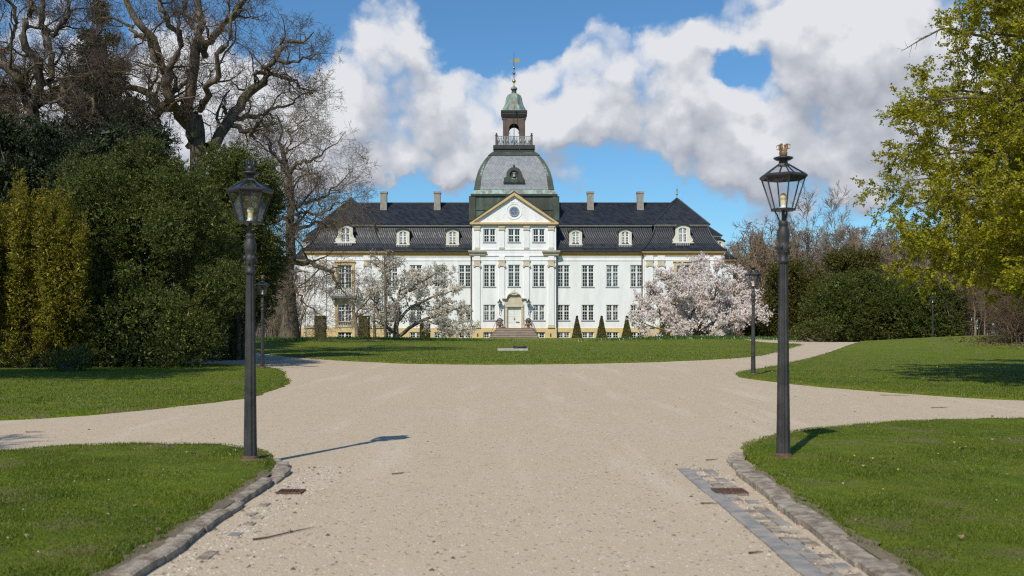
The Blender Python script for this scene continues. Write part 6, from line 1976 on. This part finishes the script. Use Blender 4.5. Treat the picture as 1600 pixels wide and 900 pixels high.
# daffodil leaves round the magnolia feet
def clump(cx, cy, rx, ry, n, hgt, name, label, m, seed):
    r = np.random.default_rng(seed)
    P = np.stack([cx + r.normal(0, rx, n), cy + r.normal(0, ry, n)], 1)
    z = H(P[:, 0], P[:, 1]) + .03
    C = np.stack([P[:, 0], P[:, 1], z], 1)
    D = r.normal(0, .35, (n, 3)) + np.array([0, 0, 1.0])
    o = link(name, leaf_mesh(name, leaves(C, D, hgt, hgt * .16, r)), m); tag(o, label, kind='stuff'); return o
clump(-12.5, 103, 5.0, 2.0, 5000, .34, 'daffodil_leaves', 'lush daffodil leaves under the white magnolia', M['daffleaf'], 81)
clump(19.5, 101, 5.0, 2.0, 5000, .34, 'daffodil_leaves', 'lush daffodil leaves under the pink magnolia', M['daffleaf'], 82)
def specks(L, n, size, m, label, dens, seed):
    r = np.random.default_rng(seed)
    P = scatter(LAWNS[L][0], n, dens)
    C = np.stack([P[:, 0], P[:, 1], H(P[:, 0], P[:, 1]) + LAWNS[L][1] + r.uniform(.015, .035, n)], 1)
    V = []
    for k in range(3): V.append(sprigs(C, np.stack([np.cos(k * 2.1 + C[:, 0] * 9), np.sin(k * 2.1 + C[:, 0] * 9), .35 + 0 * C[:, 0]], 1), size, size, r))
    tag(link('lawn_flowers', tri_mesh('lawn_flowers', np.concatenate(V)), m), label, kind='stuff')
M['dandelion'] = leafmat('yellow_flowers', [(0, (.75, .52, .02)), (1, (.85, .66, .05))], .6, .2)
specks(3, 26, .014, M['flower_white'], 'tiny white flowers in the near left grass', infr, 5)
specks(4, 26, .014, M['flower_white'], 'tiny white flowers in the near right grass', infr, 6)
specks(4, 16, .018, M['dandelion'], 'yellow dandelions in the near right grass', infr, 7)
specks(2, 25, .03, M['dandelion'], 'yellow flowers in the right lawn', lambda x, y: infr(x, y) * (y < 45), 8)
specks(3, 60, .03, M['litter'], 'dry leaves lying in the near left grass', infr, 9)
specks(4, 50, .03, M['litter'], 'dry leaves lying in the near right grass', infr, 10)
clump(-21, 84, 2.5, 1.2, 1500, .30, 'daffodil_leaves', 'green spring leaves around the foot of the big bare tree', M['daffleaf'], 83)
clump(19.5, 100, 5.5, 2.0, 260, .30, 'daffodils', 'pale daffodils under the pink magnolia', M['flower_white'], 84)

# ---------------------------------------------------------------- fresh green beech on the right
def beech(base, d, label):
    r = np.random.default_rng(91)
    o = np.array([base[0], base[1], h1(*base)]); t = empty('beech_tree', tuple(o)); tag(t, label, 'tree')
    W1 = Wood(); W2 = Wood()
    tx = 1790
    P, Q = limbs_px(d, [[(tx, 600, 0, .62), (tx - 4, 450, 0, .50), (tx - 8, 250, 0, .44), (tx - 12, 50, 0, .34), (tx - 15, -150, 0, .22), (tx - 20, -320, 0, .05)]], r, 16, .04)
    W1.add(P - o, Q, 14)
    tips = [(1507, 5, 1), (1562, -60, -3), (1575, -150, 2), (1532, 45, -2), (1562, 85, 3), (1457, 140, 0), (1437, 175, 3), (1442, 150, -3.5), (1420, 225, -1), (1432, 250, 4), (1414, 285, 1), (1414, 325, -3), (1430, 350, 3), (1434, 392, 0), (1472, 392, 2.5),
            (1492, 377, -3.5), (1542, 404, 1), (1592, 414, -2), (1590, 422, 3), (1562, 350, -5), (1575, 300, -6), (1592, 200, -5), (1615, 120, -5), (1655, 380, -6), (1615, 402, -5), (1635, 20, -4), (1695, 250, -7), (1542, 270, 6), (1612, 130, 6), (1605, 350, 6), (1512, 320, -4), (1502, 210, -3), (1500, 300, 0), (1480, 360, 2), (1540, 240, 2), (1560, 330, -2), (1620, 300, 3), (1600, 200, 2), (1640, 120, 1), (1580, 60, 2), (1620, 400, 1), (1550, 400, -4), (1500, 180, 4), (1580, 10, -2), (1650, 60, 5), (1680, 340, 0)]
    L = []
    for (px, py, dd) in tips:
        y0 = py + random.uniform(30, 120) + (0 if py > 100 else 60)
        m1x = tx - 10 + (px - tx) * .35; m2x = tx + (px - tx) * .72
        L.append([(tx - 8, y0, 0, .13), (m1x, y0 - 20 + (py - y0) * .3, dd * .5, .085), (m2x, py + (y0 - py) * .25 - 12, dd * .85, .048), (px, py, dd, .014)])
    P, Q = limbs_px(d, L, r, 14, .10); W1.add(P - o, Q, 6)
    P1, Q1 = sprout(P, Q, 10, 1.8, 6, r, (25, 70), .18, .03, .18, .3, .5, rmax=.03, tdecay=.35); Q1 = np.maximum(Q1, .006); W1.add(P1 - o, Q1, 4)
    P2, Q2 = sprout(P1, Q1, 9, .95, 4, r, (25, 70), .2, .0, .12, .3, .55, rmax=.03); Q2 = np.maximum(Q2, .004); W2.add(P2 - o, Q2, 3)
    P3, Q3 = sprout(P2, Q2, 3, .46, 2, r, (25, 60), .2, -.02, .15, .4, .6); Q3 = np.maximum(Q3, .003); W2.add(P3 - o, Q3, 3)
    # a few twigs stay bare
    bare = [[(1540, 60, 2, .05), (1480, 45, 2, .04), (1440, 62, 2, .025), (1408, 80, 2, .008)]]
    Pb, Qb = limbs_px(d, bare, r, 12, .04); W1.add(Pb - o, Qb, 5)
    Pb, Qb = sprout(Pb, Qb, 16, .55, 6, r, (30, 70), .2, -.05, .2, .3, .6); W2.add(Pb - o, np.maximum(Qb, .004), 3)
    link('trunk', W1.mesh('trunk'), M['oakbark'], t); link('twigs', W2.mesh('twigs'), M['oaktwig'], t)
    Vs = []
    for Pq, per in ((P3, 23), (P2, 14)):
        B, n, _ = Pq.shape
        k = np.repeat(np.arange(B), per)
        sel = r.uniform(0, 1, len(k)) < .88
        k = k[sel]; j = r.integers(1, n, len(k))
        u_ = r.uniform(0, 1, (len(k), 1)); C = Pq[k, j] * u_ + Pq[k, j - 1] * (1 - u_) + r.normal(0, .04, (len(k), 3))
        D = nrm(Pq[k, j] - Pq[k, j - 1]) + r.normal(0, .7, (len(k), 3)) * np.array([1, 1, .6]) + np.array([0, 0, -.12])
        Vs.append(sprigs(C - o, D, .078, .070, r))
    link('leaves', tri_mesh('leaves', np.concatenate(Vs)), M['beech'], t)
    return t
db = 31
beech(((1790 - 800) * db / FPX, db), db, 'large tree with fresh yellow-green leaves overhanging from the right edge')

# ---------------------------------------------------------------- woods behind
def proto_tree(seed, Ht, spread, narrow, spec, r0, slim=False):
    """a bare tree standing at the origin -> (trunk mesh, crown mesh)"""
    r = np.random.default_rng(seed); W1 = Wood(); W2 = Wood()
    n = 12; z = np.linspace(0, Ht, n)
    P = np.stack([np.cumsum(r.normal(0, .012 * Ht, n)) * (z > .1), np.cumsum(r.normal(0, .012 * Ht, n)) * (z > .1), z], 1)[None]
    P[:, :, :2] -= P[:, :1, :2]
    Q = (r0 * (1 - .93 * z / Ht))[None]
    W1.add(P, Q, 7)
    P, Q = sprout(P, Q, 16, spread, 8, r, narrow, .16, .16, .42 if slim else .28, .25, .6, rmax=.035, tdecay=.1 if slim else .45); W1.add(P, Q, 5)
    for lv, (k, L, m, ang, wig, up, sides, t0) in enumerate(spec):
        P, Q = sprout(P, Q, k, L, m, r, ang, wig, up, t0, .35, .6, rmax=.03); Q = np.maximum(Q, ((.03, .022, .018) if slim else (.04, .034, .03))[lv]); W2.add(P, Q, sides)
    top = max(v[:, 2].max() for v in W2.V)
    return W1.mesh('trunk'), W2.mesh('crown'), top
SPW = [(6, 2.9, 4, (25, 65), .22, .12, 3, .15), (6, 1.6, 3, (25, 65), .24, .1, 3, .15), (4, .95, 2, (25, 65), .25, .05, 3, .2)]
protos = [proto_tree(101, 19, 7.0, (35, 65), SPW, .34), proto_tree(102, 17, 6.5, (30, 60), SPW, .30), proto_tree(103, 22, 6.0, (20, 45), SPW, .28)]
protos.append(proto_tree(104, 22, 6.0, (16, 40), [(5, 2.4, 4, (20, 50), .18, .16, 3, .2), (4, 1.5, 3, (20, 50), .2, .14, 3, .2), (4, .9, 2, (20, 50), .2, .1, 3, .2)], .26, True))
def wood_tree(k, x, y, s, rz, mt, label, group):
    t = empty('bare_tree', (x, y, h1(x, y) - .1), rz); t.scale = (s, s, s); tag(t, label, 'tree', group)
    a = link('trunk', protos[k][0], M['limebark'], t)
    b = link('crown', protos[k][1], M['wood_a'], t)
    if not b.material_slots: pass
    b.material_slots[0].link = 'OBJECT'; b.material_slots[0].material = M[mt]
    a.material_slots[0].link = 'OBJECT'; a.material_slots[0].material = M['limebark'] if mt == 'wood_a' else M['wood_b']
    return t
GW = 'bare trees of the wood behind the right lawn'
lw = 'bare brownish tree of the wood behind the yew thicket, %s counting from the palace'
WORD = sorted([1150, 1172, 1195, 1228, 1252, 1296, 1318, 1345, 1372, 1400, 1428, 1455, 1212, 1330, 1385, 1440, 1482, 1515, 1548, 1580, 1615, 1650])
ORD = 'first second third fourth fifth sixth seventh eighth ninth tenth eleventh twelfth thirteenth fourteenth fifteenth sixteenth seventeenth eighteenth nineteenth twentieth twenty-first twenty-second'.split()
rw_ = random.Random(12)
for i, (px, top, d) in enumerate([(1150, 372, 190), (1172, 362, 176), (1195, 352, 186), (1228, 350, 176), (1252, 352, 200), (1296, 348, 178), (1318, 352, 190), (1345, 345, 172), (1372, 352, 185), (1400, 350, 175), (1428, 352, 185), (1455, 352, 172), (1212, 372, 160), (1330, 375, 158), (1385, 372, 156), (1440, 370, 160),
                                  (1482, 352, 175), (1515, 350, 165), (1548, 345, 172), (1580, 348, 165), (1615, 345, 170), (1650, 350, 165)]):
    x = (px - 800) * d / FPX; Ht = EYE + (HZ - top) * d / FPX - .2
    k = rw_.randrange(2); s = Ht / protos[k][2]
    wood_tree(k, x, d, s, rw_.uniform(0, 6.28), 'wood_a' if rw_.random() < .75 else 'wood_b', lw % ORD[WORD.index(px)], GW)
for (px, top, d, lab) in ((1268, 288, 150, 'taller slender bare tree, left one of the pair above the yew thicket'), (1305, 284, 155, 'tallest slender bare tree with a pale leaning trunk above the yew thicket'), (1238, 318, 160, 'slender pale bare tree seen just right of the near lamp post')):
    x = (px - 800) * d / FPX; Ht = EYE + (HZ - top) * d / FPX - .2
    wood_tree(3, x, d, Ht / protos[3][2], rw_.uniform(0, 6.28), 'wood_b', lab, GW)
GL = 'bare trees behind the yews on the left'
for (px, top, d) in ((-40, 120, 110), (60, 200, 120), (370, 330, 125), (335, 280, 130), (410, 360, 140), (440, 380, 150), (395, 400, 118), (-10, 60, 85)):
    x = (px - 800) * d / FPX; Ht = EYE + (HZ - top) * d / FPX - .2
    k = rw_.randrange(2); wood_tree(k, x, d, Ht / protos[k][2], rw_.uniform(0, 6.28), 'wood_a', 'bare tree half hidden behind the left yew bushes, %s counting from the left edge' % ORD[sorted([-40, 60, 370, 335, 410, 440, 395, -10]).index(px)], GL)
# two bare trees behind the camera, which cast the shadows in the foreground
for (x, y, s, lab) in ((-12.0, -5.0, .62, 'tallest bare tree behind the viewer, left of the drive'), (-12.5, 3.5, .52, 'bare tree left of the view, beside the near grass corner')):
    wood_tree(0, x, y, s, rw_.uniform(0, 6.28), 'wood_a', lab, 'bare trees near the camera')
# evergreen outside the left edge that shades the foot of the yews
L_ = [(-20.5 + random.uniform(-4.5, 4.5), 25 + random.uniform(-2.2, 2.2), random.uniform(9.0, 14.0), 1.8, 1.8, 1.6) for k in range(34)] + [(-21, 25, 5, 1.2, 1.2, 5)]
yew('yew_tree', 'tall dark evergreen standing outside the left edge of the view', 'yew', (-21, 25), L_, 3000, 12, .12, M['conifer'], 58, .1)


# brushwood
def brush(label, px0, px1, d, depth, top, n, seed, m, spec, lean=.3, base_drop=0, arch=.0, group=None, name='shrub', minr=.008):
    r = np.random.default_rng(seed)
    cx = ((px0 + px1) / 2 - 800) * d / FPX; o = np.array([cx, d, h1(cx, d)])
    t = empty(name, tuple(o)); tag(t, label, 'shrub', group)
    px = r.uniform(px0, px1, n); dd = d + r.uniform(-depth, depth, n)
    x = (px - 800) * dd / FPX; z = H(x, dd) - .05
    m_ = 8
    Ht = (EYE + (HZ - top(px)) * dd / FPX - z) * r.uniform(.55, 1.0, n)
    a = r.uniform(0, 6.28, n); dirx = np.cos(a) * lean; diry = np.sin(a) * lean
    u = np.linspace(0, 1, m_)
    P = np.stack([x[:, None] + dirx[:, None] * Ht[:, None] * u ** 1.6, dd[:, None] + diry[:, None] * Ht[:, None] * u ** 1.6, z[:, None] + Ht[:, None] * (u - arch * u ** 3)], -1)
    P[:, 1:] += np.cumsum(r.normal(0, .08, (n, m_ - 1, 3)), 1)
    Q = (.007 * Ht)[:, None] * (1 - .75 * u)[None, :] + .01
    W = Wood(); W.add(P - o, Q, 4)
    W2 = Wood()
    for (k, L, mm, ang, wig, up, sides, t0) in spec:
        P, Q = sprout(P, Q, k, L, mm, r, ang, wig, up, t0, .35, .6); Q = np.maximum(Q, minr); W2.add(P - o, Q, sides)
    link('stems', W.mesh('stems'), m, t); link('twigs', W2.mesh('twigs'), m, t)
    return t
SB = [(8, 1.5, 4, (20, 65), .25, .05, 3, .1), (6, .9, 2, (25, 70), .28, .02, 3, .1), (2, .5, 2, (25, 70), .25, 0, 3, .2)]
brush('dense reddish brown brushwood at the right edge beyond the lawn mound', 1575, 1730, 66, 7, lambda p: 390 + 40 * np.clip((1600 - p) / 30, 0, 1), 190, 111, M['brush'], SB, .45, arch=.25)
brush('brown leafless thicket behind the distant walker', 1490, 1610, 100, 4, lambda p: 390 + 0 * p, 85, 112, M['brush'], SB, .25, arch=.1)
brush('tawny leafless shrub at the foot of the big bare tree, left', 352, 452, 98, 4, lambda p: 425 + 0 * p, 60, 113, M['wood_b'], SB, .3, arch=.1)
brush('dark leafless shrub left of the palace corner', 425, 470, 112, 3, lambda p: 415 + 0 * p, 40, 114, M['wood_a'], SB, .3, arch=.1)
SU = [(9, 2.8, 4, (20, 65), .22, .05, 3, .15), (7, 1.6, 3, (25, 70), .25, .02, 3, .1), (2, .9, 2, (25, 70), .25, 0, 3, .2)]
brush('warm brown undergrowth of young trees, right of the palace', 1140, 1330, 156, 9, lambda p: 352 + 10 * np.sin(p * .05), 80, 115, M['wood_a'], SU, .22, minr=.03)
brush('warm brown undergrowth of young trees behind the yew thicket', 1320, 1640, 160, 9, lambda p: 350 + 12 * np.sin(p * .04), 105, 116, M['wood_a'], SU, .22, minr=.03)
for (px, d, r_, lab) in ((1525, 96, .14, 'thicker of two pale tree trunks standing left of the distant walker'), (1538, 95, .08, 'thin pale tree trunk just left of the distant walker')):
    x = (px - 800) * d / FPX
    t = empty('bare_tree', (x, d, h1(x, d) - .1)); tag(t, lab, 'tree')
    r = np.random.default_rng(int(px)); W = Wood(); n = 10; z = np.linspace(0, 5.5, n)
    P = np.stack([np.cumsum(r.normal(0, .05, n)), np.cumsum(r.normal(0, .05, n)), z], 1)[None]; W.add(P, (r_ * (1 - .14 * z))[None], 8); link('trunk', W.mesh('trunk'), M['magbark'], t)
    P, Q = sprout(P, (r_ * (1 - .14 * z))[None], 12, 3.2, 6, r, (30, 70), .2, .1, .35, .3, .5); W = Wood(); W.add(P, Q, 4); P, Q = sprout(P, Q, 8, 1.5, 4, r, (30, 70), .25, .05, .2); W.add(P, np.maximum(Q, .012), 3); P, Q = sprout(P, Q, 4, .8, 2, r, (30, 70), .25, .05, .2); W.add(P, np.maximum(Q, .01), 3)
    link('crown', W.mesh('crown'), M['brush'], t)
# fallen leaves under the brushwood
rl_ = np.random.default_rng(131)
Pq = np.stack([31.5 + rl_.normal(0, 1.7, 2600), 60 + rl_.normal(0, 3.5, 2600)], 1); Pq = Pq[Pq[:, 0] > 24]
C = np.stack([Pq[:, 0], Pq[:, 1], H(Pq[:, 0], Pq[:, 1]) + .07], 1)
tag(link('dead_leaves', tri_mesh('dead_leaves', sprigs(C, rl_.normal(0, 1, C.shape) * np.array([1, 1, .25]), .13, .10, rl_)), M['mould']), 'brown leaf litter under the brushwood at the right edge', kind='stuff')

# far wood closing the view: a mass of stems no one could count
def far_wood():
    r = np.random.default_rng(121); n = 650
    a = r.uniform(-1, 1, n); y = r.uniform(225, 300, n); x = a * 210
    keep = np.abs(x) > 30; x, y = x[keep], y[keep]; n = len(x)
    Ht = r.uniform(11, 19, n); m_ = 6; u = np.linspace(0, 1, m_)
    P = np.stack([x[:, None] + r.normal(0, 1, n)[:, None] * u * 2, y[:, None] + 0 * u, Ht[:, None] * u], -1); P[:, 1:] += np.cumsum(r.normal(0, .15, (n, m_ - 1, 3)), 1)
    W = Wood(); Q = (.014 * Ht)[:, None] * (1 - .8 * u)[None]; W.add(P, Q, 4)
    P, Q = sprout(P, Q, 5, 4.5, 3, r, (20, 60), .2, .12, .12, .4, .6); W.add(P, np.maximum(Q, .06), 3)
    P, Q = sprout(P, Q, 3, 2.4, 2, r, (20, 60), .2, .1, .15, .5, .6); W.add(P, np.maximum(Q, .06), 3)
    o = link('far_wood', W.mesh('far_wood'), M['wood_a']); tag(o, 'far leafless wood beyond the park', kind='stuff')
far_wood()
